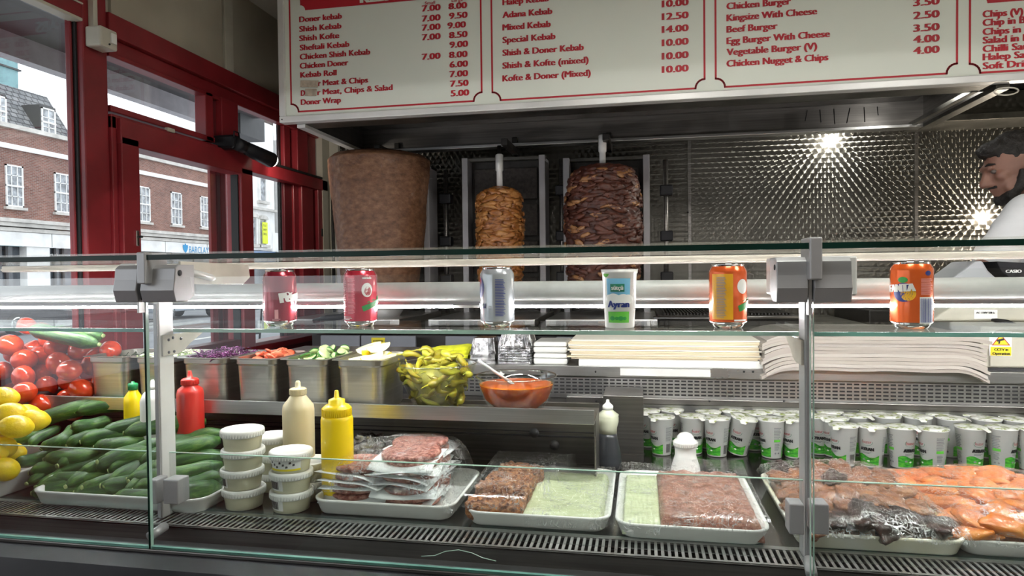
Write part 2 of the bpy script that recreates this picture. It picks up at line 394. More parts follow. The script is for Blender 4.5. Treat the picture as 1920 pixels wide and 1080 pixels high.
# ---- window wall, everything stands on the plane X = WX
def wy(x, y=300): return aX(WX, x, y).y
T = .03
wl = struct(bx('wall_left', M['beige'], WX-T, WX, wy(200), YB+.02, 2.10, CEILZ))
bx('wall_panel', M['beige'], WX, WX+.012, wy(203, 33)+.0, wy(413, 60)-.004, 2.11, CEILZ, wl, .002)
bx('wall_panel', M['beige'], WX, WX+.012, wy(430, 60)+.004, YB, 2.11, CEILZ, wl, .002)
bx('joint_strip', M['cream'], WX, WX+.02, wy(414, 60), wy(429, 60), 2.11, CEILZ, wl, .002)
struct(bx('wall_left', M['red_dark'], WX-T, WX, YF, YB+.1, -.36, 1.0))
def fr(name, parent, x0, x1, z0, z1, d0=-T, d1=0, mat='red', bev=.003):   # a frame member by wall y-range
    return bx(name, M[mat], WX+d0, WX+d1, x0, x1, z0, z1, parent, bev)
w1 = struct(thing('window_1', None, None)); y139, y195 = wy(139), wy(195)
fr('mullion', w1, wy(150), y195, 1.0, CEILZ, -T, .02)
fr('mullion', w1, y139+.008, wy(147), 1.0, 2.06, -T, -.01)
fr('gasket', w1, wy(147), wy(150), 1.0, 2.1, -T, .0, 'rubber', 0)
fr('head_rail', w1, .6, wy(150), 2.062, 2.14, -T, .02); fr('head_rail', w1, .6, wy(150), 2.14, CEILZ, -T, .0, 'red_dark'); fr('glazing_bead', w1, .6, wy(150), 2.10, 2.106, .02, .026, 'cream')
fr('glazing_bead', w1, .6, wy(150), 2.052, 2.062, -.02, .022, 'cream')
fr('sill', w1, .6, y195, .98, 1.075, -T-.03, .03)
bx('glass_pane', M['window'], WX-.022, WX-.018, .6, y139+.008, 1.075, 2.052, w1)
# beam over door and transoms
w2 = struct(thing('window_2', None, None))
fr('head_beam', w2, y195, YB-.03, 2.045, 2.115, -T, .03)
fr('head_beam', w2, y195, YB-.03, 2.0, 2.045, -T, .01)
fr('transom_stile', w2, wy(195)-.0, wy(195)+.02, 1.80, 2.0, -T, -.01)
yt0, yt1 = y195+.012, wy(378, 200)
fr('transom_rail', w2, yt0, wy(407), 1.985, 2.0, -T, .018); fr('transom_rail', w2, yt0, wy(407), 1.815, 1.835, -T, .018)
fr('transom_stile', w2, yt1, yt1+.045, 1.815, 2.0, -T, .018); fr('transom_stile', w2, yt1+.055, wy(407), 1.815, 2.0, -T, .0, 'red_dark')
bx('glass_pane', M['window'], WX-.022, WX-.018, yt0, yt1, 1.835, 1.985, w2)
bx('window_catch', M['cream'], WX+.02, WX+.035, wy(298, 233), wy(312, 240), 1.80, 1.815, w2, .003)
fr('mullion', w2, wy(407), wy(438), 1.76, 2.0, -T, .025)
w3 = struct(thing('window_3', None, None)); ya, yb = wy(438), wy(530)
bx('glass_pane', M['window'], WX-.022, WX-.018, ya, yb, 1.76, 2.0, w3)
fr('mullion', w3, yb, wy(534), 1.0, 2.0, -T, -.02, 'rubber', 0)
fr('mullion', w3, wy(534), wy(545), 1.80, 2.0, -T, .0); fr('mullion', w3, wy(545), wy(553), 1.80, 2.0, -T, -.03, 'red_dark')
fr('mullion', w3, wy(553), wy(572), 1.80, 2.0, -T, .015); fr('mullion', w3, wy(572), wy(592), 1.78, 2.0, -T, .0)
fr('transom_rail', w3, wy(455), wy(604), 1.735, 1.79, -T, .03); fr('glazing_bead', w3, wy(455), wy(592), 1.79, 1.80, -T, .035, 'rubber', 0)
bx('glass_pane', M['window'], WX-.022, WX-.018, wy(455), wy(530), 1.0, 1.735, w3)
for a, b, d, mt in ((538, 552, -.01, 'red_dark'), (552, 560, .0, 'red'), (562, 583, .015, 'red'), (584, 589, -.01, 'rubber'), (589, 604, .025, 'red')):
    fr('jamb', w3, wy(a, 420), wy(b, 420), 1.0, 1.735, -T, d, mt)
bx('key_plate', M['blackm'], WX+.025, WX+.028, wy(595, 446)-.008, wy(595, 446)+.012, 1.50, 1.54, w3, .002)
fr('sill', w3, wy(455), YB-.03, .98, 1.02, -T-.03, .03)
# ---- door
dr = struct(thing('door_1', None, None)); d0, d1 = wy(188), wy(455, 300); g0, g1 = wy(243), wy(433, 325)
fr('door_frame', dr, y195, d1+.02, 1.76, 1.805, -T, .03); fr('door_frame', dr, y195, y195+.02, 1.0, 1.80, -T, .03)
fr('door_rail', dr, y195+.02, d1, 1.715, 1.795, -T, .045)
fr('door_stile', dr, y195+.022, g0-.01, .05, 1.74, -T, .045); fr('door_stile', dr, g0-.01, g0, .05, 1.72, -T, .03)
fr('door_stile', dr, g1+.004, d1, .05, 1.74, -T, .045); fr('gasket', dr, g1-.004, g1+.004, 1.0, 1.71, 0, .03, 'rubber', 0)
fr('door_rail', dr, g0, g1, .9, 1.045, -T, .03, 'red_dark'); bx('glass_pane', M['window'], WX-.022, WX-.018, g0, g1, 1.045, 1.715, dr)
# outer door leaf seen through the pane
ys = lambda x: aX(WX-.10, x, 400).y
for a, b, mt in ((396, 406, 'red'), (407, 414, 'red_dark'), (415, 429, 'red'), (429.5, 434, 'rubber')): bx('outer_stile', M[mt], WX-.115, WX-.10, ys(a), ys(b), .05, 1.95, dr, .003)
kp = bx('key_plate', M['chrome'], WX+.045, WX+.05, wy(230)-.006, wy(230)+.006, 1.40, 1.45, dr, .002)
MB().tube([(WX+.05, wy(230), 1.43), (WX+.065, wy(230), 1.43)], .004).build('key_cylinder', M['blackm'], kp)
# unseen ceiling panels added over the customer side to light the sign
for (x, y, sx, sy) in ((.15, .75, .6, .6), (1.35, .75, .6, .6)):
    t = thing('ceiling_light', 'unseen square ceiling light added over the customer area, '+('left' if x < 1 else 'right')+' one', 'ceiling light', (x, y, CEILZ), absolute=False)
    MB().box(-sx/2, sx/2, -sy/2, sy/2, -.03, 0).build('housing', M['white'], t)
    MB().box(-sx/2+.03, sx/2-.03, -sy/2+.03, sy/2-.03, -.034, -.03).build('diffuser', emit('ceiling diffuser', (1, .97, .90), CEIL_E*3.0), t)
# electrical box
t = thing('junction_box', 'white electrical box with a conduit above the door post', 'electrical box', absolute=True)
p = aX(WX+.05, 193, 74)
MB().box(WX+.02, WX+.075, p.y-.036, p.y+.030, p.z-.030, p.z+.03).build('box', M['cream'], t, .006)
MB().box(WX+.075, WX+.081, p.y+.0, p.y+.02, p.z-.012, p.z+.018).build('cover_plate', M['white'], t, .001)
MB().ell((WX+.077, p.y-.005, p.z-.018), (.003, .003, .003), 8, 6).build('screw', M['ink'], t)
MB().box(WX+.02, WX+.04, p.y-.022, p.y-.006, p.z+.03, CEILZ).build('conduit', M['cream'], t, .002)
# spotlight above the door corner
t = thing('spot_light', 'black tube spot lamp with a lit bulb above the door corner', 'lamp', absolute=True)
A = aX(WX+.10, 445, 270); B = aX(WX+.12, 508, 300); D = (B-A).normalized(); B2 = B + D*.012
MB().tube([A-D*.01, A+D*.035], .026, 14).build('bracket', M['black'], t)
MB().box(WX, A.x, A.y-.02, A.y+.02, A.z-.02, A.z+.035).build('wall_mount', M['black'], t, .01)
MB().tube([A+D*.03, A+D*.05, A+D*.055, B], [.018, .018, .026, .032], 18).build('lamp_tube', M['black'], t)
MB().tube([A+Vector((0, -.02, .02)), A+Vector((0, -.02, .045)), A+Vector((0, .01, .045)), A+Vector((0, .015, .02))], .003, 6).build('knob_loop', M['black'], t)
MB().ell(B, (.028, .028, .028), 16, 10).build('bulb', emit('warm bulb', (1, .93, .80), 14), t)
lamp('spot_lamp_light', 'SPOT', B+D*.04, 3, (1, .92, .8), .03, spot=2.2).rotation_euler = D.to_track_quat('-Z', 'Y').to_euler()

# ================================================================ OUTSIDE
struct(bx('road', M['asphalt'], -60, WX-3.6, -60, 120, -.5, -.40)); struct(bx('pavement', M['pave'], WX-3.6, WX-T, -60, 120, -.5, -.36))
struct(bx('pavement', M['pave'], -60, -24.5, -60, 120, -.42, -.32))
for yy in (8, 16, 24): struct(bx('road_marking', M['stone'], -12, -11.8, yy, yy+3, -.40, -.395))
t = thing('shop_canopy', 'grey roller blind canopy with a pale edge outside the shop windows', 'canopy', absolute=True)
MB().box(-2.4, WX-T-.005, -1, 3.75, 2.26, 2.34).build('soffit', M['dgrey'], t)
MB().box(-2.46, -2.4, -1, 3.83, 2.17, 2.40).build('fascia', plain('pale grey fascia', (.45, .44, .47), .5), t)
t2_ = MB().box(-2.44, -2.3, 3.60, 3.86, 2.14, 2.33).build('end_box', M['dgrey'], t)
# --- brick bank across the road
BX = -28.0
bank = thing('bank_building', 'red brick bank with a slate roof and pale blue fascia across the road', 'building', absolute=True)
def by(x, y=350): return aX(BX, x, y).y
def bz(x, y): return aX(BX, x, y).z
yA, yE = 8.0, by(447); z_f0, z_f1 = bz(68, 463), bz(68, 437); z_par = bz(68, 247)
MB().box(BX-9, BX, yA, yE, z_f1+.5, z_par).build('brick_wall', M['brick'], bank)
MB().box(BX-9, BX+.12, yA, yE, bz(68, 289), bz(68, 280)).build('string_course', M['render_w'], bank)
MB().box(BX-9, BX+.15, yA, yE, z_par-.12, z_par+.08).build('parapet', M['stone'], bank)
for i, zc in enumerate((.0, .22, .40)):
    MB().box(BX-.5, BX+.25+.12*i, yA, yE, z_f1+zc, z_f1+zc+.17).build('cornice', M['stone'], bank)
n_ = 9; st = (yE-yA)/n_
for i in range(n_): MB().box(BX, BX+.2, yA+st*i+.03, yA+st*(i+1)-.03, z_f0, z_f1-.02).build('fascia_panel', M['render_w'], bank)
# mansard roof
zr = bz(20, 150); MB().prism([(BX-.3, z_par), (BX-1.7, zr), (BX-9, zr), (BX-9, z_par)], yA, by(178), 1).build('slate_roof', M['slate'], bank) if False else None
mb = MB(); mb.add([(BX-.3, yA, z_par), (BX-.3, by(152), z_par), (BX-1.9, by(152), zr+.3), (BX-1.9, yA, zr+.3), (BX-9, yA, z_par), (BX-9, by(152), z_par), (BX-9, by(152), zr), (BX-9, yA, zr)],
    [(0, 1, 2, 3), (3, 2, 6, 7), (0, 3, 7, 4), (1, 5, 6, 2)]); mb.build('slate_roof', M['slate'], bank)
MB().box(BX-9, BX-.5, by(152), yE, z_par, z_par+.25).build('low_roof', M['stone'], bank)
def sash(cx, wpx, y0, y1, X=BX, rows=4, cols=3, parent=bank, arch=False):
    pA, pB = aX(X, cx-wpx/2, (y0+y1)/2), aX(X, cx+wpx/2, (y0+y1)/2); z1, z0 = aX(X, cx, y0).z, aX(X, cx, y1).z
    a, b = pA.y, pB.y; f = .07
    w = MB(); w.box(X, X+.06, a, a+f, z0, z1); w.box(X, X+.06, b-f, b, z0, z1); w.box(X, X+.06, a, b, z1-f, z1); w.box(X, X+.06, a, b, z0, z0+f); w.box(X+.02, X+.08, a, b, (z0+z1)/2-.04, (z0+z1)/2+.04)
    for i in range(1, cols): q = a+(b-a)*i/cols; w.box(X+.01, X+.05, q-.02, q+.02, z0, z1)
    for i in range(1, rows):
        q = z0+(z1-z0)*i/rows; w.box(X+.01, X+.05, a, b, q-.02, q+.02)
    o = w.build('window', M['render_w'], parent)
    MB().box(X+.002, X+.012, a+.05, b-.05, z0+.05, z1-.05).build('pane', M['curtain'], o).location = (0, 0, 0)
    MB().box(X, X+.16, a-.1, b+.1, z0-.13, z0).build('sill', M['stone'], o).location = (0, 0, 0)
    return o
for cx, wp, y0, y1 in ((-60, 34, 285, 370), (26, 33, 310, 388), (118, 33, 326, 399), (269, 23, 350, 416), (330, 20, 361, 422), (384, 18, 369, 427)):
    sash(cx, wp, y0, y1)
# dormers
for cx, wp, y0, y1 in ((0, 22, 180, 236), (90, 26, 204, 257)):
    o = sash(cx, wp, y0, y1, BX-.2, 3, 2); pA, pB = aX(BX-.2, cx-wp/2-2, 220), aX(BX-.2, cx+wp/2+2, 220)
    MB().box(BX-2.5, BX-.22, pA.y, pB.y, aX(BX-.2, cx, y1).z, aX(BX-.2, cx, y0).z+.12).build('dormer', M['dgrey'], bank)
# ground floor shopfront
MB().box(BX-9, BX-.3, yA, yE, -.4, z_f0).build('shopfront_glass', M['dark_glass'], bank)
for a, b in ((47, 90), (243, 252), (-60, -30)):
    MB().box(BX-.4, BX+.1, by(a, 480), by(b, 480), -.4, z_f0).build('pillar', M['render_w'], bank)
for a in (20, 110, 125, 290, 330, 370): MB().box(BX-.3, BX-.2, by(a, 480)-.06, by(a, 480)+.06, 0, z_f0).build('glazing_bar', M['dgrey'], bank)
MB().box(BX-.3, BX-.1, yA, yE, 0, .7).build('stall_riser', M['stone'], bank)
def eagle(mb, fn, s):
    pts = [(-.42, .45), (-.30, .38), (-.14, .40), (-.10, .50), (0, .58), (.10, .50), (.14, .40), (.30, .38), (.42, .45), (.46, .15), (.34, -.15), (.14, -.40), (0, -.58), (-.14, -.40), (-.34, -.15), (-.46, .15)]
    mb.add([fn(a*s, b*s) for a, b in pts] + [fn(0, 0)], [(i, (i+1) % 16, 16) for i in range(16)])
mb = MB(); L0, L1 = by(349, 468), by(389, 468); zt = aX(BX, 349, 474).z
# seen from outside the street the letters read towards -X viewer: text runs along +Y
add_text(mb, 'BARCLAYS', lambda u, v: (BX+.22, L0+u, zt+v), .42, L1-L0, bold=0)
mb.build('lettering', M['blue'], bank)
for px_, py_ in ((342, 466), (133, 452)):
    mb = MB(); q = aX(BX, px_, py_); eagle(mb, lambda u, v: (BX+.22, q.y+u, q.z+v), .55 if px_ > 200 else .5); mb.build('eagle_emblem', M['blue'], bank)
q = aX(BX, 92, 479)
for k_, w_ in enumerate(('start', 'a', 'business')): mb = MB(); add_text(mb, w_, lambda u, v: (BX-.19, q.y+(0, .50, .62)[k_]+u, q.z+v), .12, (.42, .07, .8)[k_], bold=0); mb.build('lettering', M['render_w'], bank)
# teal block behind the roof
t = thing('tower_block', 'teal glass tower block top behind the slate roof', 'building', absolute=True)
X2 = -60; MB().box(X2-10, X2, 25, aX(X2, 33, 110).y, 0, aX(X2, 16, 98).z).build('teal_walls', plain('teal cladding', (.16, .30, .32), .4, 0, .15, .3), t)
MB().box(X2-10.2, X2+.2, 24.8, aX(X2, 33, 110).y+.2, aX(X2, 16, 128).z, aX(X2, 16, 125).z).build('railing', M['dgrey'], t)
# white stuccoed building further up
wh = thing('white_building', 'white stuccoed building with yellow to-let boards beyond the bank', 'building', absolute=True)
ywh0, ywh1 = by(453)+.2, by(514); ztop = 13.0
MB().box(BX-9, BX, ywh0, ywh1, -.4, ztop).build('stucco_wall', M['render_w'], wh)
MB().box(BX-8, BX-.3, ywh1+.05, by(521), -.4, 14).build('dark_brick_wall', brick_mat('dark brick', (.08, .06, .05), (.12, .09, .08), (.15, .14, .13)), wh)
MB().box(BX-8, BX, by(521), by(560), -.4, 12).build('pale_wall', M['render_w'], wh)
def arch_win(cx, wpx, y0, y1):
    a, b = by(cx-wpx/2, y0), by(cx+wpx/2, y0); z1, z0 = bz(cx, y0), bz(cx, y1); m_ = (a+b)/2; r = (b-a)/2+.15
    o = MB().box(BX, BX+.05, a, b, z0, z1).build('window', M['curtain'], wh)
    mb = MB(); poly = [(m_+r*math.cos(PI*i/10), z1+.1+r*.6*math.sin(PI*i/10)) for i in range(11)]; mb.prism(poly, BX, BX+.3, 0); mb.build('arched_hood', M['stone'], o)
    for s in (a-.18, b+.03): MB().box(BX, BX+.15, s, s+.15, z0, z1+.1).build('pilaster', M['render_w'], o)
    MB().box(BX, BX+.3, a-.35, b+.35, z0-.25, z0-.05).build('sill', M['stone'], o)
for a in ((457, 9, 328, 370), (490, 9, 334, 376), (455, 10, 408, 455), (472, 10, 410, 457), (490, 10, 414, 458)): arch_win(*a)
for cx in (456, 489):
    a = MB().box(BX+.3, BX+.36, by(cx-4, 440), by(cx+5, 440), bz(cx, 457), bz(cx, 417)).build('yellow_board', plain('lime yellow board', (.75, .85, .02), .5), wh)
    mb = MB(); y_ = by(cx-3.5, 440); z_ = bz(cx, 425)
    for i, s in enumerate(('TO LET', 'SHOP', '1200 SQ')): mb = MB(); add_text(mb, s, lambda u, v: (BX+.37, y_+u, z_-.32*i+v), .16, .45, bold=0); mb.build('lettering', M['dgrey'], a)
for z in (bz(490, 395), bz(490, 470)): MB().box(BX, BX+.35, ywh0, ywh1, z, z+.18).build('string_course', M['stone'], wh)
MB().box(BX, BX+.6, ywh0, ywh1, bz(490, 478), bz(490, 472)).build('shop_fascia', plain('blue shop fascia', (.03, .16, .42), .5), wh)
MB().box(BX-.1, BX+.1, ywh0, ywh1, 0, bz(490, 479)).build('shop_window', M['dark_glass'], wh)
t = thing('street_sign', 'white square sign on a pole beside the white building', 'sign', absolute=True)
q = aX(-20, 518, 457); MB().box(-20, -19.94, q.y-.45, q.y+.45, q.z-.45, q.z+.6).build('board', M['render_w'], t); MB().tube([(-20, q.y, -.4), (-20, q.y, q.z)], .05, 8).build('pole', M['dgrey'], t)
# --- cars
def car(name, label, loc, rot, paint):
    t = thing(name, label, 'car', loc, (0, 0, rot)); pm = plain(label[:20], paint, .2, .3, .03, 3, coat=1)
    prof = [(-2.2, .35), (-2.25, .7), (-2.1, .92), (-1.6, .98), (-.9, 1.38), (-.2, 1.46), (.6, 1.40), (1.25, 1.0), (1.9, .88), (2.2, .7), (2.25, .35)]
    mb = MB(); n = len(prof); ws = [(.86 if z < 1.05 else .66) for x, z in prof]
    vs = [(x, -w_, z) for (x, z), w_ in zip(prof, ws)] + [(x, w_, z) for (x, z), w_ in zip(prof, ws)]
    mb.add(vs, [tuple(range(n)), tuple(range(2*n-1, n-1, -1))] + [(i, i+n, (i+1) % n+n, (i+1) % n) for i in range(n)])
    mb.build('body', pm, t, .04)
    for s in (-1, 1):
        y0 = .80*s
        mb = MB(); mb.add([(-1.35, y0, 1.0), (-.85, .68*s, 1.33), (-.15, .67*s, 1.40), (-.15, y0, 1.0)], [(0, 1, 2, 3)]); mb.add([(-.05, y0, 1.0), (-.05, .67*s, 1.40), (.55, .68*s, 1.34), (1.05, y0, 1.0)], [(0, 1, 2, 3)])
        o = mb.build('side_window', M['dark_glass'], t); sd = o.modifiers.new('s', 'SOLIDIFY'); sd.thickness = .03; sd.offset = 0
        for x in (-1.38, 1.38):
            wv = MB().lathe([(.16, -.1), (.31, -.1), (.33, -.06), (.33, .06), (.31, .1), (.16, .1)], 24, (0, 0, 0), M=Matrix.Rotation(PI/2, 3, 'X')).build('wheel', M['rubber'], t); wv.location = (x, .82*s, .33)
            hb = MB()
            for k in range(5): a = 2*PI*k/5; hb.obox((math.cos(a)*.11, 0, math.sin(a)*.11), (.24, .03, .06), Matrix.Rotation(-a, 3, 'Y'))
            hb.lathe([(.2, -.015), (.235, -.015), (.235, .015), (.2, .015)], 20, M=Matrix.Rotation(PI/2, 3, 'X'), cap0=False, cap1=False)
            ho = hb.build('alloy_rim', M['chrome'], wv); ho.location = (0, .10*s, 0)
    for s in (-.55, .55):
        MB().box(2.2, 2.25, s-.2, s+.2, .6, .74).build('headlight', M['render_w'], t); MB().box(-2.28, -2.2, s-.2, s+.2, .65, .8).build('tail_light', plain('tail lamp red', (.5, .02, .02), .3), t)
    return t
car('parked_car', 'black saloon car parked outside the left window', (-19.2, aX(-19.2, 62, 600).y, -.40), PI/2, (.012, .013, .02))
car('parked_car', 'silver car with dark alloy wheels seen through the door glass', (-18.8, aX(-18.8, 325, 600).y, -.40), PI/2, (.42, .45, .50))
car('parked_car', 'blue car behind the silver one near the shops', (-20.5, 38, -.40), PI/2, (.05, .09, .2))
t = thing('folding_board', 'black folding pavement frame standing outside beyond the door', 'frame', absolute=True)
X3 = -7.0; mb = MB()
a0, a1 = aX(X3, 458, 600), aX(X3, 492, 600)
for x_, dy in ((a0.y, .12), (a1.y-.2, .12), (a0.y+.25, -.12)): mb.tube([(X3, x_, -.4), (X3+dy, x_, .75)], .02, 6)
for z in (.25, .7): mb.tube([(X3+.06, a0.y, z), (X3+.06, a1.y-.2, z)], .018, 6)
mb.build('frame', M['black'], t)
# ================================================================ HOOD AND MENU SIGN
YS = 2.4; HZ = 1.890; HX0 = -1.31; HX1 = 1.16; HY1 = 3.05
hd = thing('extractor_hood', 'dark steel extractor hood hanging over the kebab grills behind the menu sign', 'extractor hood', absolute=True)
MB().box(HX0, HX1, YS+.03, YS+.045, HZ, CEILZ).build('front_panel', M['steel_d'], hd)
MB().add([(HX0, YS+.045, HZ+.10), (HX1, YS+.045, HZ+.10), (HX1, HY1, HZ+.42), (HX0, HY1, HZ+.42)], [(0, 1, 2, 3)]).build('inner_slope', M['rough_metal'], hd)
MB().box(HX0, HX0+.015, YS+.03, HY1, HZ, CEILZ).build('side_panel', M['steel_d'], hd)
MB().box(HX1-.015, HX1, YS+.03, HY1, HZ, CEILZ).build('side_panel', M['steel_d'], hd)
MB().box(HX0, HX1, HY1-.012, HY1, HZ, CEILZ).build('rear_panel', M['steel_d'], hd)
MB().box(HX0, HX1, HY1-.05, HY1+.01, HZ-.014, HZ).build('rim_channel', M['steel'], hd, .002)
MB().box(HX0, HX1, YS+.045, YS+.12, HZ, HZ+.012).build('rim_channel', M['rough_metal'], hd, .002)
MB().box(HX0, HX0+.035, YS+.03, HY1, HZ-.014, HZ).build('rim_channel', M['alu_w'], hd, .002)
MB().box(HX1-.03, HX1+.01, YS+.032, HY1, HZ-.016, HZ).build('rim_channel', M['rough_metal'], hd, .002)
MB().box(HX1-.07, HX1-.05, YS+.1, HY1, HZ-.004, HZ+.012).build('rim_channel', M['rough_metal'], hd, .002)
MB().box(HX0+.05, HX1-.05, HY1-.10, HY1-.02, HZ+.10, HZ+.11).build('baffle_rail', M['steel_d'], hd)
for i in range(12):
    x = HX0+.1+i*.195; MB().add([(x, YS+.1, HZ+.115), (x+.18, YS+.1, HZ+.115), (x+.18, HY1-.12, HZ+.29), (x, HY1-.12, HZ+.29)], [(0, 1, 2, 3)]).build('baffle_filter', M['steel_d'], hd).modifiers.new('s', 'SOLIDIFY').thickness = .01
p = aY(HY1, 1590, 225)
mb = MB()
for i in range(6): mb.tube([(p.x-.16+i*.055+random.uniform(-.01, .01), HY1-.0135, HZ+.085), (p.x-.165+i*.055+random.uniform(-.01, .01), HY1-.0135, HZ+.02+random.random()*.03)], .0016, 5)
mb.build('grease_drips', M['ink'], hd)['kind'] = 'stuff'
t = thing('hood_lamp', 'small bulkhead lamp inside the extractor hood above the right end of the grill line', 'lamp', absolute=True)
MB().lathe([(.045, 0), (.045, .03), (.03, .04)], 20, (1.03, YS+.10, HZ+.06)).build('lamp_body', M['steel'], t)
MB().ell((1.03, YS+.10, HZ+.055), (.035, .035, .02), 16, 8).build('bulb', emit('hood bulb', (1, .98, .9), 6), t)
# right part of kitchen: beige channel and dark recess right of the hood
t = thing('duct_beam', 'beige steel channel running right from the hood above the jewelled wall', 'beam', absolute=True)
pz = aY(3.2, 1830, 227).z
MB().box(HX1+.0, XR, 3.10, YB, pz-.014, pz+.014).build('channel', M['rough_metal'], t, .003)
MB().box(HX1+.02, XR, 3.2, YB, pz+.02, pz+.12).build('panel', M['jewel'], t); MB().box(HX1+.02, XR, 2.5, YB, pz+.13, pz+.16).build('dark_cover', M['dgrey'], t)
t = thing('hanging_cable', 'loop of thin cable hanging at the right end of the hood', 'cable', absolute=True)
q = aY(YS, 1893, 168)
MB().tube([q + Vector((.0+.035*math.cos(a), .02+.02*math.sin(a)*0, .012*math.sin(a))) for a in [2*PI*i/14 for i in range(15)]], .0025, 6).build('cable', M['rail'], t)
# ---- sign
sg = thing('menu_sign', 'white kebab shop menu sign with red lettering and prices in an aluminium frame', 'sign', absolute=True)
SX0 = aY(YS, 524, 100).x; SX1 = 2.35; SZ0 = HZ-.0; SZ1 = CEILZ-.03
MB().box(SX0+.01, SX1-.01, YS, YS+.03, SZ0+.01, SZ1).build('face', M['signw'], sg)
MB().box(SX0, SX1, YS-.012, YS+.03, SZ0, SZ0+.024).build('frame_bar', M['alu_w'], sg, .003)
MB().box(SX0, SX0+.025, YS-.012, YS+.03, SZ0+.024, SZ1).build('frame_bar', M['alu_w'], sg, .003)
MB().box(SX0, SX1, YS-.012, YS+.03, SZ1, SZ1+.03).build('frame_bar', M['alu_w'], sg, .003)
MB().ell((SX0+.012, YS-.012, SZ0+.012), (.003, .002, .003), 8, 6).build('rivet', M['ink'], sg)
def SP(x, y): return aY(YS, x, y)
def line(x0, x1, yb, txt, h=None, bold=.027):
    a = SP(x0, yb); b = SP(x1, yb)
    mb = MB(); add_text(mb, txt, lambda u, v: (a.x+u, YS-.0012, a.z+v), h, b.x-a.x, bold=bold); mb.build('lettering', M['signr'], sg)
def price(x0, x1, yb, txt, h): line(x0, x1, yb, txt, h, .032)
H1 = .0215
for x0, x1, y, s in ((562, 641, 42, 'Doner kebab'), (562, 640, 60, 'Shish Kebab'), (562, 636, 77.5, 'Shish Kofte'), (563, 655, 95, 'Sheftali Kebab'), (563, 694, 112, 'Chicken Shish Kebab'), (563, 653, 129, 'Chicken Doner'), (564, 631, 146, 'Kebab Roll'),
    (597, 601, 161.5, 'r'), (606, 690, 160.5, 'Meat & Chips'), (565, 572, 180, 'D'), (596, 601, 178.5, 'r'), (606, 736, 177.5, 'Meat, Chips & Salad'), (565, 639, 197, 'Doner Wrap')): line(x0, x1, y, s, H1)
for y, s in ((22, '7.00'), (41, '7.00'), (58, '7.00'), (76, '7.00'), (112.5, '7.00')): price(792, 825.5, y, s, .0225)
for x, y, s in ((842, 18, '8.00'), (843, 36, '9.50'), (840, 54, '9.00'), (843, 72, '8.50'), (844, 90, '9.00'), (843, 109, '8.00'), (844, 127, '6.00'), (844, 145, '7.00'), (845, 163, '7.50'), (846, 181, '5.00')): price(x, x+33, y, s, .0225)
line(797, 816, 9, 'Small', .011, .01); line(847, 868, 4, 'Large', .011, .01)
H2 = .0225
for x1, y, s in ((1029, 10, 'Halep Kebab'), (1035, 34, 'Adana Kebab'), (1032, 57.5, 'Mixed Kebab'), (1041, 81, 'Special Kebab'), (1094, 105, 'Shish & Doner Kebab'), (1103, 129, 'Shish & Kofte (mixed)'), (1107, 153, 'Kofte & Doner (Mixed)')): line(943, x1, y, s, H2)
for y, s in ((14, '10.00'), (38, '12.50'), (62, '14.00'), (87, '10.00'), (112, '10.00'), (137, '10.00')): price(1242, 1290, y, s, .0235)
for x1, y, s in ((1482, 18, 'Chicken Burger'), (1531, 40, 'Kingsize With Cheese'), (1457, 61.5, 'Beef Burger'), (1555, 83, 'Egg Burger With Cheese'), (1531, 104, 'Vegetable Burger (V)'), (1552, 125.5, 'Chicken Nugget & Chips')): line(1363, x1, y, s, .0225)
for y, s in ((12, '3.50'), (36, '2.50'), (60, '3.50'), (81, '4.00'), (102, '4.00')): price(1713, 1760, y, s, .0235)
for x1, y, s in ((1917, 33, 'Chips (V)'), (1960, 49, 'Chip in Bread'), (1960, 66, 'Chips in Pitta'), (1958, 82, 'Salad in Pitta'), (1950, 98, 'Chilli Sauce'), (1953, 113.5, 'Halep Sauce'), (1952, 130, 'Soft Drinks')): line(1843, x1, y, s, .0215)
def border(name, x0, x1, xm, ym):
    a = SP(x0, 150).x; b = SP(x1, 150).x; z0 = SP(xm, ym).z; w_ = .0065; r = .03; zt = SZ1-.02
    path = [(a, zt), (a, z0+r)] + [(a+r*math.sin(t*PI/2/6), z0+r*math.cos(t*PI/2/6)) for t in range(1, 7)][:0] + [(a+r*.0, z0+r)]
    # notched corner: a quarter circle bulging inwards
    L = [(a, zt)] + [(a+r*math.sin(q*PI/12), z0+r*math.cos(q*PI/12)) for q in range(0, 7)]
    Rr = [(b-r*math.sin(q*PI/12), z0+r*math.cos(q*PI/12)) for q in range(6, -1, -1)] + [(b, zt)]
    pts = L + Rr + [(a, zt)]
    mb = MB()
    for (x, z), (x2, z2) in zip(pts[:-1], pts[1:]):
        d = Vector((x2-x, 0, z2-z)); l_ = d.length
        if l_ < 1e-5: continue
        d /= l_; n_ = Vector((-d.z, 0, d.x))*w_/2; e = d*w_*.4
        A = Vector((x, YS-.001, z))-e; B = Vector((x2, YS-.001, z2))+e
        mb.add([A-n_, B-n_, B+n_, A+n_], [(0, 1, 2, 3)])
    mb.build(name, M['signr'], sg)
border('printed_border', 545.5, 903, 700, 201); border('printed_border', 923, 1321, 1120, 177); border('printed_border', 1342, 1794, 1560, 151); border('printed_border', 1818, 2300, 1880, 134)
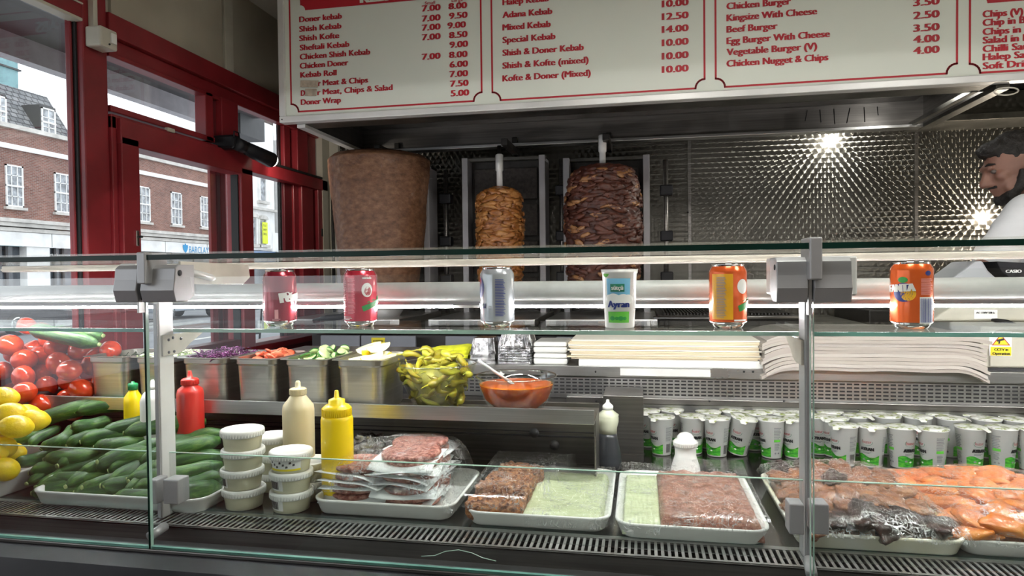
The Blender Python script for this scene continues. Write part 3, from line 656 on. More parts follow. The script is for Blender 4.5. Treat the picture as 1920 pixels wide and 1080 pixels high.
def banner(x0, x1, xm, ym, txt=None, tx=None):
    a = SP(x0, 5).x; b = SP(x1, 5).x; z0 = SP(xm, ym).z; r = .02
    poly = [(a, SZ1-.05), (a, z0+r)] + [(a+r*math.sin(q*PI/12), z0+r*math.cos(q*PI/12)) for q in range(0, 7)] + [(b-r*math.sin(q*PI/12), z0+r*math.cos(q*PI/12)) for q in range(6, -1, -1)] + [(b, SZ1-.05)]
    o = MB().add([(x, YS-.001, z) for x, z in poly], [tuple(range(len(poly)))]).build('header_banner', M['signr'], sg)
    if txt:
        q = SP(tx[0], tx[2]); q2 = SP(tx[1], tx[2]); mb = MB(); add_text(mb, txt, lambda u, v: (q.x+u, YS-.0022, q.z+v), .045, q2.x-q.x, bold=.03)
        mb.build('banner_lettering', M['signw'], o)
banner(563, 884, 620, 15, 'KEBABS', (677, 772, 6)); banner(940, 1304, 1120, -25); banner(1360, 1776, 1560, -30); banner(1838, 2280, 1880, 4)
for x0, x1, y0, y1 in ((564, 597, 150, 165), (573, 594, 166, 181)):
    a = SP(x0, y1); b = SP(x1, y0)
    MB().obox(((a.x+b.x)/2, YS-.003, (a.z+b.z)/2), (b.x-a.x, .002, b.z-a.z), Matrix.Rotation(.08, 3, 'Y')).build('tape_patch', plain('peeling tape', (.50, .42, .32), .6, 0, .12, 60), sg, .0008)
# ================================================================ GRILLS
CT = 1.095
rc = thing('rear_counter', 'dark rear counter under the kebab grills', 'counter', absolute=True)
MB().box(-1.38, .84, 2.52, YB-.008, CT-.03, CT).build('counter_slab', M['rough_metal'], rc, .003)
MB().box(-1.36, .83, 2.62, YB-.008, 0, CT-.03).build('carcass', M['dgrey'], rc)
M['greyfront'] = plain('grey blue enamel', (.23, .24, .28), .45, 0, .06, 4)
for i, (a, b) in enumerate(((600, 675), (676, 780), (834, 1000), (1042, 1200))):
    xa, xb = aY(2.5, a, 650).x, aY(2.5, b, 650).x
    t = thing('cupboard_front', ['grey blue cupboard under the large doner, left of the yellow label', 'grey blue cupboard under the large doner with a yellow label', 'grey blue cupboard under the chicken doner', 'grey blue cupboard under the mixed doner'][i], 'cupboard', absolute=True)
    MB().box(xa+.002, xb-.002, 2.5, 2.515, .35, CT-.035).build('door', M['greyfront'], t, .003)
    if i == 1:
        o = MB().box(aY(2.5, 697, 640).x, aY(2.5, 722, 640).x, 2.497, 2.5, aY(2.5, 700, 652).z, aY(2.5, 700, 633).z).build('warning_label', M['yellow'], t)
        mb = MB(); q = aY(2.496, 699, 641); add_text(mb, 'ATTENTION', lambda u, v: (q.x+u, 2.4965, q.z+v), .007, .042); mb.build('label_lettering', M['ink'], o)
        q = aY(2.496, 699, 649); mb = MB(); add_text(mb, 'HOT SURFACE', lambda u, v: (q.x+u, 2.4965, q.z+v), .007, .042); mb.build('label_lettering', M['ink'], o)
M['ceramic'] = mottled('sooty burner plate', [(.3, (.02, .018, .016)), (.7, (.06, .05, .045))], 60, .8, .6, 90)
def grill(label, xc, x0, x1, ytop, rod_top):
    t = thing('doner_grill', label, 'grill', absolute=True); Yg = 3.08
    a, b = aY(Yg, x0, 400).x, aY(Yg, x1, 400).x; zt = aY(Yg, xc, ytop).z
    MB().box(a+.02, b-.02, Yg+.02, Yg+.06, CT+.02, zt-.01).build('back_panel', M['blackm'], t)
    MB().box(a, a+.028, Yg-.06, Yg+.07, CT+.01, zt).build('side_frame', M['alu_g'], t, .002); MB().box(b-.028, b, Yg-.06, Yg+.07, CT+.01, zt).build('side_frame', M['alu_g'], t, .002)
    MB().box(a, b, Yg-.02, Yg+.07, zt-.012, zt+.004).build('top_frame', M['rough_metal'], t, .002)
    n = 4; h = (zt-CT-.06)/n
    for i in range(n): MB().box(a+.045, b-.045, Yg, Yg+.02, CT+.04+h*i, CT+.04+h*i+h*.85).build('burner', M['ceramic'], t, .003)
    MB().tube([(b+.07, Yg-.02, CT+.02), (b+.07, Yg-.02, zt-.02)], .011, 10).build('gas_pipe', M['steel_d'], t)
    for zq in (.25, .5, .78): 
        MB().box(b+.045, b+.10, Yg-.05, Yg, CT+(zt-CT)*zq-.02, CT+(zt-CT)*zq+.025).build('gas_valve', M['black'], t, .005)
    p = aY(2.80, xc, 450)
    MB().box(a-.02, b+.02, 2.55, Yg+.05, CT, CT+.028).build('drip_tray', M['steel'], t, .003)
    MB().box(a+.02, b-.02, 2.547, 2.551, CT+.003, CT+.022).build('tray_front', M['alu'], t, .001)
    MB().box(p.x-.014, p.x+.014, p.y-.02, HY1+.03, HZ-.05, HZ-.022).build('top_bracket', M['blackm'], t, .003)
    MB().box(p.x-.012, p.x+.012, HY1-.03, HY1+.03, HZ-.05, HZ+.03).build('top_bracket', M['blackm'], t, .003)
    return t
grill('doner grill behind the large smooth doner', 713, 640, 812, 318, 280)
grill('doner grill behind the narrow chicken doner', 949, 873, 1026, 297, 290)
grill('doner grill behind the dark mixed doner', 1138, 1059, 1218, 297, 290)
def spit(label, xc, Y, prof, mat, fn, rodmat='chrome', n=150, k=150, flakes=None):
    c = aY(Y, xc, 450); z0 = CT+.05; d = (c-Vector((0, 0, CZ))).dot(FW)
    P = [(aY(Y, xc, y).z, r/FOC*d) for y, r in prof]; P.sort()
    t = thing('doner_kebab', label, 'doner', (c.x, c.y, z0))
    def R(z):
        if z <= P[0][0]: return P[0][1]
        for (a, ra), (b, rb) in zip(P[:-1], P[1:]):
            if z <= b: u = (z-a)/(b-a); u = u*u*(3-2*u)*.5+u*.5; return ra+(rb-ra)*u
        return P[-1][1]
    zt = P[-1][0]; vs = []
    rows = [z0+.02+(zt-z0-.02)*j/k for j in range(k+1)]
    for z in rows:
        for i in range(n):
            a = 2*PI*i/n; r = R(z); q = fn(a, z, r); vs.append(((r+q)*math.cos(a), (r+q)*math.sin(a), z-z0 + (.3*q if r > .04 else 0)))
    fs = [(j*n+i, j*n+(i+1) % n, (j+1)*n+(i+1) % n, (j+1)*n+i) for j in range(k) for i in range(n)] + [tuple(range(n-1, -1, -1)), tuple(k*n+i for i in range(n))]
    MB().add(vs, fs, 0, True).build('meat', mat, t)
    MB().lathe([(.009, 0), (.009, HZ-.04-z0)], 10).build('spit_rod', M['blackm'], t)
    MB().lathe([(.013, 0), (.013, .07), (.017, .075), (.017, .14), (.010, .145)], 12, (0, 0, min(zt-z0-.005, HZ-z0-.16))).build('spit_sleeve', M['alu_w'], t)
    MB().lathe([(P[0][1]*.9, 0), (P[0][1]*1.0, .008), (P[0][1]*1.0, .016)], 36).build('meat_plate', M['steel'], t)
    if flakes:
        mb = MB()
        for _ in range(flakes[0]):
            a = random.uniform(PI*.85, PI*2.15); z = random.uniform(z0+.03, zt-.03); r = R(z)+flakes[2]; L = random.uniform(.6, 1.3)*flakes[1]
            Mt = Matrix.Rotation(a, 3, 'Z') @ Matrix.Rotation(random.uniform(-.35, .35), 3, 'X') @ Matrix.Rotation(random.uniform(-.5, .2), 3, 'Y')
            so = Vector((random.uniform(0, 90), 0, 0)); mb.ell((r*math.cos(a), r*math.sin(a), z-z0), (.006, L, L*random.uniform(.28, .5)), 12, 7, Mt, random.choice(flakes[3]), fn=lambda d: 1+.55*noise.noise(d*2.2+so))
        mb.build('meat_slices', flakes[4], t)['kind'] = 'stuff'
    return t
M['doner1'] = mottled('pressed doner meat', [(.25, (.075, .030, .014)), (.5, (.165, .075, .036)), (.75, (.26, .135, .07))], 34, .55, .5, 70, .006, scale=(1, 1, 1.6), coat=.1)
M['chick'] = mottled('roast chicken meat', [(.3, (.10, .026, .006)), (.5, (.32, .115, .024)), (.75, (.50, .24, .07))], 26, .4, .5, 60, scale=(1, 1, 2.5), coat=.3)
M['chick2'] = mottled('golden chicken slice', [(.3, (.28, .095, .018)), (.7, (.54, .27, .085))], 40, .4, .4, 80, coat=.3)
M['mix1'] = mottled('charred doner meat', [(.3, (.025, .007, .005)), (.55, (.08, .022, .012)), (.8, (.15, .05, .028))], 22, .5, .6, 60, scale=(1, 1, 1.8), coat=.08)
M['mix2'] = mottled('dark red meat slice', [(.3, (.035, .010, .006)), (.7, (.12, .034, .018))], 40, .5, .4, 80, coat=.08)
M['mix3'] = mottled('browned meat slice', [(.3, (.16, .06, .02)), (.7, (.40, .20, .08))], 40, .4, .4, 80, coat=.3)
nn = lambda a, z, s, zs=1, o=0: noise.noise(Vector((math.cos(a)*s+o, math.sin(a)*s, z*zs+o)))
def f_smooth(a, z, r): return .006*nn(a, z, 1.6, 6)+.0025*nn(a, z, 12, 60)
def f_flake(a, z, r):
    v = Vector((math.cos(a)*r*28, math.sin(a)*r*28, z*75)); d = noise.voronoi(v)[0]; return .016*(min(d[1]-d[0], .6)-.25)+.006*nn(a, z, 3, 12)
def f_dark(a, z, r):
    v = Vector((math.cos(a)*r*26, math.sin(a)*r*26, z*48)); d = noise.voronoi(v)[0]; return .016*(min(d[1]-d[0], .6)-.25)+.010*nn(a, z, 3, 12, 4)
spit('large smooth pressed doner on the left spit', 713, 2.84, [(585, 68), (530, 72), (470, 79), (400, 86), (330, 93), (303, 93), (296, 86), (290, 66), (284, 10)], M['doner1'], f_smooth)
spit('narrow golden chicken doner on the middle spit', 938, 2.84, [(585, 36), (530, 38), (470, 41), (400, 42), (370, 40), (358, 32), (350, 12)], M['chick'], f_flake, flakes=(170, .030, .004, (0, 1), [M['chick'], M['chick2']]))
spit('dark charred mixed meat doner on the right spit', 1131, 2.84, [(585, 50), (530, 62), (500, 68), (440, 70), (380, 69), (340, 62), (322, 54), (312, 36), (307, 10)], M['mix1'], f_dark, flakes=(330, .027, .004, (0, 0, 0, 1), [M['mix2'], M['mix3']]))
# frying pan with black handle on the rear counter by the window
t = thing('frying_pan', 'small pan with a black handle beside the large doner', 'pan', absolute=True)
c = aY(2.45, 660, 598); MB().lathe([(.09, 0), (.11, .035), (.112, .035), (.09, -.002)], 24, (c.x, 2.72, CT+.03), cap1=False).build('pan_body', M['alu'], t)
a = aY(2.5, 640, 594); b = aY(2.5, 588, 602); MB().tube([(c.x-.1, 2.70, CT+.06), a, (a+b)/2+Vector((0, 0, .004)), b], [.008, .012, .013, .009], 10).build('handle', M['black'], t)
# griddle and fryer right of the grills
t = thing('griddle', 'dark ribbed griddle on the rear counter right of the mixed doner', 'griddle', absolute=True)
xa, xb = aY(2.6, 1235, 600).x, aY(2.6, 1500, 600).x
MB().box(xa, xb, 2.6, 3.1, CT, CT+.04).build('griddle_body', M['blackm'], t, .004)
mb = MB()
for i in range(38): x = xa+.02+i*(xb-xa-.04)/38; mb.box(x, x+.006, 2.62, 3.08, CT+.04, CT+.048)
mb.build('griddle_ribs', M['blackm'], t)['kind'] = 'stuff'
MB().tube([(xa-.02, 2.59, CT+.03), (xb, 2.59, CT+.03)], .008).build('front_rail', M['steel_d'], t)
t = thing('deep_fryer', 'dark deep fryer with a clear plastic jug beside it', 'fryer', absolute=True)
xa, xb = .86, 1.15
MB().box(xa, xb, 2.78, 3.25, 0, CT+.05).build('fryer_body', M['blackm'], t, .006); MB().box(xa+.03, xb-.03, 2.82, 3.2, CT+.05, CT+.062).build('lid', M['rough_metal'], t, .004)
MB().tube([(xa+.1, 2.78, CT+.02), (xa+.1, 2.72, CT+.02), (xa+.2, 2.72, CT+.02), (xa+.2, 2.78, CT+.02)], .006).build('handle', M['steel'], t)

# ================================================================ TILL AND MAN
WT = 1.045
YD = 1.86
dx0, dx1 = aY(YD, 1838, 660).x, 1.60
t = thing('cash_drawer', 'off-white cash drawer box with a yellow warning sticker under the till', 'drawer', absolute=True)
zt_, zb_ = aY(YD, 1870, 612).z, aY(YD, 1870, 690).z
MB().box(dx0, dx1, YD, 2.24, zb_, zt_).build('box', M['cream'], t, .006)
MB().box(dx0+.02, dx1, YD-.004, YD, zb_+.004, zt_-.03).build('front', M['cream'], t, .002)
st_ = MB().box(aY(YD, 1853, 640).x, aY(YD, 1895, 640).x, YD-.0055, YD-.0045, aY(YD, 1870, 667).z, aY(YD, 1870, 620).z).build('sticker', M['white'], t)
q0, q1, qt = aY(YD, 1857, 647), aY(YD, 1892, 647), aY(YD, 1874, 626); ye = YD-.006
mb = MB(); mb.add([(q0.x, ye, q0.z), (q1.x, ye, q0.z), (qt.x, ye, qt.z)], [(0, 1, 2)]); mb.build('red_triangle', M['signr'], st_)
mb = MB(); k = .82; mb.add([(qt.x+(x-qt.x)*k, ye-.0003, q0.z+.0018+(z-q0.z)*k*.98) for x, z in ((q0.x, q0.z), (q1.x, q0.z), (qt.x, qt.z))], [(0, 1, 2)]); mb.build('yellow_triangle', M['yellow'], st_)
mb = MB(); mc = Vector((qt.x, ye-.0008, q0.z+.010))
mb.add([mc+Vector((x, 0, z)) for x, z in ((-.010, .004), (.006, .008), (.008, .003), (-.008, -.001))], [(0, 1, 2, 3)]); mb.add([mc+Vector((x, 0, z)) for x, z in ((-.006, -.006), (-.002, -.006), (-.001, .002), (-.005, .001))], [(0, 1, 2, 3)]); mb.build('camera_symbol', M['ink'], st_)
mb = MB(); a = aY(YD, 1855, 666); b = aY(YD, 1894, 650); mb.add([(a.x, ye, a.z), (b.x, ye, a.z), (b.x, ye, b.z), (a.x, ye, b.z)], [(0, 1, 2, 3)]); yb_ = mb.build('yellow_band', M['yellow'], st_)
for s, yy, w_ in (('CCTV in', 657, .030), ('Operation', 664.5, .038)):
    mb = MB(); q = aY(YD, 1874.5, yy); add_text(mb, s, lambda u, v: (q.x+u, ye-.0006, q.z+v), .0062, w_, center=True); mb.build('sticker_lettering', M['ink'], st_)
t = thing('wooden_board', 'bare wooden board under the cash drawer at the right end of the worktop', 'board', absolute=True)
a = aY(YD-.02, 1834, 700); MB().box(a.x, 1.75, YD-.02, 2.24, zb_-.028, zb_-.010).build('plank', plain('bare wood', (.42, .24, .10), .6, 0, .15, 6, scale=(1, 1, 20)), t, .002)
MB().box(dx0, 1.7, YD, 2.24, zb_-.010, zb_).build('batten', M['ink'], t)
t = thing('till', 'grey cash till with a black operator display, on the off-white drawer', 'till', absolute=True)
YT = 2.02; zt0 = aY(YT, 1850, 602).z
def TP(x, y, Y=YT): q = aY(Y, x, y); return (q.x, q.z)
greyp = plain('light grey till plastic', (.36, .38, .40), .5, 0, .04, 6)
MB().prism([TP(1745, 602), TP(1768, 585), TP(1790, 572), TP(1960, 568), TP(1975, 602)], YT, YT+.2).build('till_base', M['cream'], t, .006)
MB().prism([TP(1788, 575), TP(1800, 523), TP(1845, 490), TP(1860, 488), TP(1872, 508), TP(1890, 524), TP(1960, 524), TP(1960, 575)], YT+.05, YT+.2).build('till_head', greyp, t, .006)
db = MB().prism([TP(1868, 490, YT+.1), TP(1990, 496, YT+.1), TP(1990, 524, YT+.1), TP(1892, 521, YT+.1), TP(1878, 510, YT+.1)], YT+.1, YT+.2).build('display_panel', M['black'], t, .003)
mb = MB(); q = aY(YT+.095, 1886, 511.5); q2 = aY(YT+.095, 1915, 511.5); add_text(mb, 'CASIO', lambda u, v: (q.x+u, YT+.095, q.z+v), .0085, q2.x-q.x, bold=.03); mb.build('maker_lettering', M['white'], db)
mb = MB(); q = aY(YT-.002, 1830, 588); add_text(mb, 'AC 230V 50Hz', lambda u, v: (q.x+u, YT-.003, q.z+v), .005, .045)
lb = MB().box(q.x-.004, q.x+.052, YT-.002, YT, q.z-.014, q.z+.010).build('rating_label', M['white'], t); mb.build('label_lettering', M['ink'], lb)
MB().tube([aY(YT-.02, 1860, 600), aY(YT-.03, 1868, 601), aY(YT-.05, 1890, 604), aY(YT-.06, 1908, 609)], [.004, .006, .006, .002], 8).build('pen_lead', M['black'], t)
t = thing('receipt_printer', 'small receipt slip box with a brown edge left of the till base', 'box', absolute=True)
q = aY(2.1, 1752, 598); MB().box(q.x-.02, q.x+.045, 2.1, 2.2, q.z-.01, q.z+.04).build('printer_body', M['cream'], t, .004); MB().box(q.x-.015, q.x+.03, 2.095, 2.1, q.z, q.z+.02).build('slot', plain('brown', (.12, .05, .02)), t)

# ---- man: one continuous remeshed body, clothes and hair as children
def blobs(name, items, mat, parent, voxel=.009, smooth=6, disp=0):
    mb = MB()
    for it in items:
        if it[0] == 'e': _, c, r, rot = it; mb.ell(c, r, 20, 14, Euler(rot).to_matrix() if rot else None)
        else:
            _, pts, rad = it; pts = [Vector(p) for p in pts]
            mb.tube(pts, rad, 16); mb.ell(pts[0], (rad[0]*.99,)*3, 16, 10); mb.ell(pts[-1], (rad[-1]*.99,)*3, 16, 10)
            for p, r in zip(pts[1:-1], rad[1:-1]): mb.ell(p, (r*.99,)*3, 16, 10)
    me = bpy.data.meshes.new(name); me.from_pydata(mb.v, [], mb.f)
    bm = bmesh.new(); bm.from_mesh(me); bmesh.ops.remove_doubles(bm, verts=bm.verts, dist=1e-7); bmesh.ops.recalc_face_normals(bm, faces=bm.faces); bm.to_mesh(me); bm.free()
    o = bpy.data.objects.new(name, me); C.objects.link(o); o.parent = parent
    r = o.modifiers.new('r', 'REMESH'); r.mode = 'VOXEL'; r.voxel_size = voxel; r.use_smooth_shade = True
    s = o.modifiers.new('s', 'SMOOTH'); s.iterations = smooth; s.factor = .5
    dg = bpy.context.evaluated_depsgraph_get(); nm = bpy.data.meshes.new_from_object(o.evaluated_get(dg)); o.modifiers.clear(); o.data = nm
    nm.materials.clear(); nm.materials.append(mat)
    for p in nm.polygons: p.use_smooth = True
    if disp:
        for v in nm.vertices: v.co += v.normal*disp*noise.noise(v.co*70)
    return o
hc = aY(2.52, 1899, 315)        # head centre
t = thing('person', 'man with short dark hair and beard in a white t-shirt bending over the till', 'person', (hc.x+.10, hc.y, 0)); PO = Vector((hc.x+.10, hc.y, 0))
M['skin'] = plain('skin', (.24, .12, .085), .5, 0, .08, 14, .05, 120, sss=.1); M['hair'] = mottled('black hair', [(.3, (.006, .005, .004)), (.7, (.02, .016, .013))], 60, .6, .8, 160, scale=(1, 1, 1))
M['tee'] = plain('white cotton', (.72, .74, .76), .85, 0, .03, 10, .1, 200); M['trouser'] = plain('dark trousers', (.03, .03, .04), .8)
h = Vector((-.10, 0, hc.z))     # local head centre; he faces -X, head bent down
tl = .34                        # head tilt
def hp(x, y, z):                # head-local to person-local (x: forward negative)
    c_, s_ = math.cos(tl), math.sin(tl); k_ = .86; return h + k_*Vector((x*c_+z*-s_*1.0, y, z*c_+x*s_))
R3 = (0, -tl, 0)
# rotation sense: forward (-x) goes down
K = .88
head = [('e', hp(.012, 0, .025), (.086, .066, .086), R3), ('e', hp(-.045, 0, -.045), (.046, .046, .063), R3), ('e', hp(-.066, 0, -.092), (.026, .030, .020), R3),
        ('c', [hp(-.092, 0, .018), hp(-.106, 0, -.008), hp(-.118, 0, -.026)], [.010, .012, .013]), ('e', hp(-.106, .012, -.030), (.010, .009, .008), None), ('e', hp(-.106, -.012, -.030), (.010, .009, .008), None),
        ('c', [hp(-.088, -.034, .030), hp(-.093, 0, .032), hp(-.088, .034, .030)], [.010, .012, .010]), ('c', [hp(-.086, -.018, -.056), hp(-.096, 0, -.055), hp(-.086, .018, -.056)], [.006, .008, .006]), ('c', [hp(-.084, -.016, -.066), hp(-.092, 0, -.067), hp(-.084, .016, -.066)], [.006, .008, .006]),
        ('e', hp(-.060, -.042, -.012), (.024, .018, .020), None), ('e', hp(-.060, .042, -.012), (.024, .018, .020), None), ('e', hp(-.03, -.05, -.06), (.04, .016, .028), R3), ('e', hp(-.03, .05, -.06), (.04, .016, .028), R3)]
ears = []
for s in (-1, 1): ears += [('e', hp(.014, s*.083, .0), (.017, .009, .027), (0, -tl-.2, s*.35)), ('e', hp(.010, s*.081, -.024), (.009, .006, .010), None)]
neck0, neck1 = hp(.03, 0, -.05), Vector((.10, 0, 1.50))
shn, shf = aY(2.38, 1932, 404)-PO, Vector((.14, .19, 1.44))
sh = lambda s: shn if s < 0 else shf
elb_n, elb_f = aY(2.30, 1846, 506)-PO, Vector((-.04, .22, 1.20))
wr_n, wr_f = aY(2.24, 1900, 545)-PO, Vector((-.05, .05, 1.18))
body = head + ears + [('c', [neck0, neck1], [.052, .062]),
    ('c', [shn, Vector((.13, 0, 1.46)), shf], [.055, .080, .055]), ('e', (.12, 0, 1.28), (.12, .175, .20), None), ('e', (.06, 0, 1.03), (.105, .150, .16), None), ('e', (.06, 0, .93), (.11, .165, .12), None),
    ('c', [sh(-1), elb_n, wr_n], [.050, .040, .028]), ('c', [sh(1), elb_f, wr_f], [.050, .040, .028])]
for s in (-1, 1):
    body += [('c', [Vector((.06, s*.095, .88)), Vector((.04, s*.10, .49)), Vector((.07, s*.10, .10))], [.088, .058, .040]), ('c', [Vector((.08, s*.10, .05)), Vector((-.08, s*.11, .035))], [.04, .03])]
for wr, s in ((wr_n, -1), (wr_f, 1)):
    dr_ = (wr - (elb_n if s < 0 else elb_f)).normalized(); sd = dr_.cross(Vector((0, 0, 1))).normalized(); dn = Vector((0, 0, -1))
    pc = wr+dr_*.055; body.append(('e', pc, (.046, .040, .020), (0, 0, math.atan2(dr_.y, dr_.x))))
    for k, (o_, L) in enumerate(((-.030, .062), (-.010, .074), (.010, .070), (.029, .056))):
        b0 = pc+sd*o_+dr_*.03; body.append(('c', [b0, b0+dr_*L*.55+dn*.004, b0+dr_*L*.85+dn*.022], [.0095, .009, .0075]))
    b0 = pc-sd*.030*s-dr_*.02; body.append(('c', [b0, b0-sd*.028*s+dr_*.022+dn*.006, b0-sd*.030*s+dr_*.048+dn*.016], [.012, .0105, .009]))
head_ids = 0
blobs('body', body, M['skin'], t, .0062, 3)
tee = [('c', [shn, Vector((.14, 0, 1.475)), shf], [.072, .090, .072]), ('e', (.12, 0, 1.27), (.135, .18, .22), None), ('e', (.06, 0, 1.03), (.135, .175, .18), None), ('e', (.06, 0, .92), (.135, .185, .10), None)]
for s, e in ((-1, elb_n), (1, elb_f)): a = sh(s); tee.append(('c', [a, a+(e-a)*.4, a+(e-a)*.80], [.072, .068, .062]))
o = blobs('t_shirt', tee, M['tee'], t, .010, 5)
for v in o.data.vertices: v.co += v.normal*(.006*noise.noise(v.co*9)+.004*noise.noise(v.co*22))
trz = [('e', (.06, 0, .93), (.12, .175, .12), None)]
for s in (-1, 1): trz.append(('c', [Vector((.06, s*.095, .88)), Vector((.04, s*.10, .49)), Vector((.07, s*.10, .10))], [.10, .074, .066]))
blobs('trousers', trz, M['trouser'], t, .014, 3)
for s in (-1, 1): blobs('shoe', [('c', [Vector((.09, s*.10, .05)), Vector((-.10, s*.11, .042))], [.050, .040])], M['black'], t, .01, 2)
hr = [('e', hp(.024, 0, .050), (.086, .0675, .076), R3), ('e', hp(.052, 0, .0), (.056, .062, .066), R3), ('e', hp(-.040, 0, .094), (.050, .054, .028), R3)]
blobs('hair', hr, M['hair'], t, .007, 2, .006)
bd = [('c', [hp(-.008, -.071, -.02), hp(-.022, -.064, -.062), hp(-.058, -.036, -.094), hp(-.080, 0, -.102), hp(-.058, .036, -.094), hp(-.022, .064, -.062), hp(-.008, .071, -.02)], [.011, .018, .022, .022, .022, .018, .011]), ('c', [hp(-.088, -.026, -.046), hp(-.104, 0, -.044), hp(-.088, .026, -.046)], [.006, .007, .006])]
blobs('beard', bd, M['hair'], t, .006, 2, .003)
for s in (-1, 1):
    blobs('eye', [('e', hp(-.080, s*.030, .012), (.010, .010, .008), None)], plain('eye', (.10, .08, .07), .2), t, .003, 1)
    blobs('eyebrow', [('c', [hp(-.094, s*.014, .040), hp(-.090, s*.034, .044), hp(-.076, s*.050, .038)], [.004, .005, .003])], M['hair'], t, .003, 1)
# warm lamp behind the man's position on the kitchen side wall and a cooler one in the hood
q1 = aY(YB-.19, 1617, 244); q1.z = HZ+.035
for nm_, lab_, q_, e_, c_ in (('rim_lamp', 'small hidden strip lamp behind the rear rim of the hood', q1, 11, (1, .98, .9)), ('wall_lamp', 'small warm lamp on the jewelled wall hidden behind the man', aY(YB-.15, 1922, 398), 10, (1, .88, .72))):
    lb = thing(nm_, lab_, 'lamp', absolute=True)
    MB().lathe([(.02, 0), (.02, .008), (.006, .010), (.006, YB-.03-q_.y), (.012, YB-.02-q_.y)], 16, (q_.x, YB-.005, q_.z), M=Matrix.Rotation(PI/2, 3, 'X')).build('lamp_base', M['steel'], lb)
    MB().ell((q_.x, q_.y+.012, q_.z), (.010, .012, .012), 12, 8).build('bulb', emit(nm_+' bulb', c_, 30), lb)
    lamp(nm_+'_light', 'POINT', (q_.x-.03, q_.y+.01, q_.z), e_, c_, .006)
lamp('hood_lamp_light', 'POINT', (1.03, YS+.30, HZ+.04), 1.0, (1, .98, .92), .02)
# ================================================================ DISPLAY CASE
CX0, CX1 = -1.60, 1.72; SHELF = .993; LIP = 1.02; PERF_Y = 1.85
dc = thing('display_case', 'glass fronted chilled serving counter with grey posts, hinges and a bright light strip', 'display counter', absolute=True)
ax_ = lambda Y, x, y=900: aY(Y, x, y).x
MB().box(CX0, CX1, 1.16, 1.86, DECK-.02, DECK).build('deck', M['deck'], dc)
MB().box(CX0, CX1, 1.02, 1.86, .02, DECK-.10).build('cabinet_base', M['dgrey'], dc)
MB().box(CX0, CX1, 1.085, 1.165, DECK-.05, DECK-.030).build('air_duct', M['ink'], dc)
MB().box(CX0, CX1, 1.086, 1.092, DECK-.03, DECK).build('grille_lip', M['steel_d'], dc, .001)
mb = MB(); mb.box(CX0, CX1, 1.086, 1.097, DECK-.003, DECK); mb.box(CX0, CX1, 1.152, 1.166, DECK-.003, DECK+.0005)
n = int((CX1-CX0)/.0108)
for i in range(n): x = CX0+i*.0108; mb.box(x, x+.0048, 1.097, 1.152, DECK-.003, DECK-.0002)
mb.build('air_grille', M['steel'], dc)['kind'] = 'stuff'
pts = [(1.00, .70), (.93, .70), (.925, .76), (.94, .80), (.965, .820), (1.00, .826), (1.03, .826), (1.03, .70)]
MB().prism(pts, CX0, CX1, 0).build('front_bumper', M['black'], dc, .004)
MB().prism([(.99, .30), (.935, .32), (.928, .69), (.99, .69)], CX0, CX1, 0).build('front_panel', M['black'], dc, .004)
MB().box(CX0, CX1, 1.03, 1.086, .80, .815).build('sill_profile', M['dgrey'], dc)
MB().box(CX0, CX1, 1.008, 1.026, .826, .832).build('glass_channel', M['steel_d'], dc, .001)
# posts, low panes
PY0, PY1 = 1.12, 1.160
pX = [(ax_(PY0, 294), ax_(PY0, 304.5)), (ax_(PY0, 1509), ax_(PY0, 1522))]
for i, (a, b) in enumerate(pX):
    p = MB().box(a, b, PY0, PY1, DECK-.015, 1.31).build('post', M['alu_w'] if i == 0 else M['alu'], dc, .002)
    MB().box(a+.002, b-.002, PY0-.003, PY0, DECK, 1.25).build('post_cover', M['alu_g'] if i else M['alu'], p, .001)
    # clamp plates for the low glass
    for k, (u, v) in enumerate((((277, 292), (305, 333)), ((1480, 1508), (1523, 1555)))[i]):
        ua, ub = ax_(1.085, u), ax_(1.085, v); zt, zb = aY(1.085, (u+v)/2, 900 if i == 0 else 946).z, aY(1.085, (u+v)/2, 946 if i == 0 else 1003).z
        MB().box(ua, ub, 1.085, 1.118, zb, zt).build('clamp_plate', M['alu_g'] if i else M['alu'], dc, .002)
    c = aY(1.06, (292, 1517)[i], (1000, 1068)[i])
    kn = MB().tube([c+Vector((0, -.015, 0)), c+Vector((.004, .02, .006))], .0085, 16).build('foot_bolt', M['alu'], dc)
    # curved shelf bracket under the glass shelf, on the inner side
    X = (pX[0][1] if i == 0 else pX[1][0]-.004); s = 1
    poly = [(PY1-.035, 1.190), (1.255, 1.190), (1.235, 1.181), (1.205, 1.168), (1.185, 1.155), (1.165, 1.150), (PY1-.035, 1.150)]
    o = MB().prism(poly, X, X+.004, 0).build('shelf_bracket', M['rail'], dc, .0008)
    for (yy, zz2) in ((1.14, 1.180), (1.152, 1.183), (1.175, 1.179), (1.14, 1.156), (1.155, 1.156)):
        MB().tube([(X+.004, yy, zz2), (X+.0055, yy, zz2)], .0028, 10).build('bolt_head', M['dgrey'], o)
LG = 1.10
for a, b in ((CX0, ax_(LG, 291)), (ax_(LG, 318), ax_(LG, 1506)), (ax_(LG, 1527), CX1)):
    m_ = MB().box(a, b, LG, LG+.005, .850, .974); 
    g = m_.build('low_glass_pane', [M['glass_low']], dc)
    MB().box(a, b, LG, LG+.005, .974, .9752).build('polished_edge', M['edge_pale'], g)
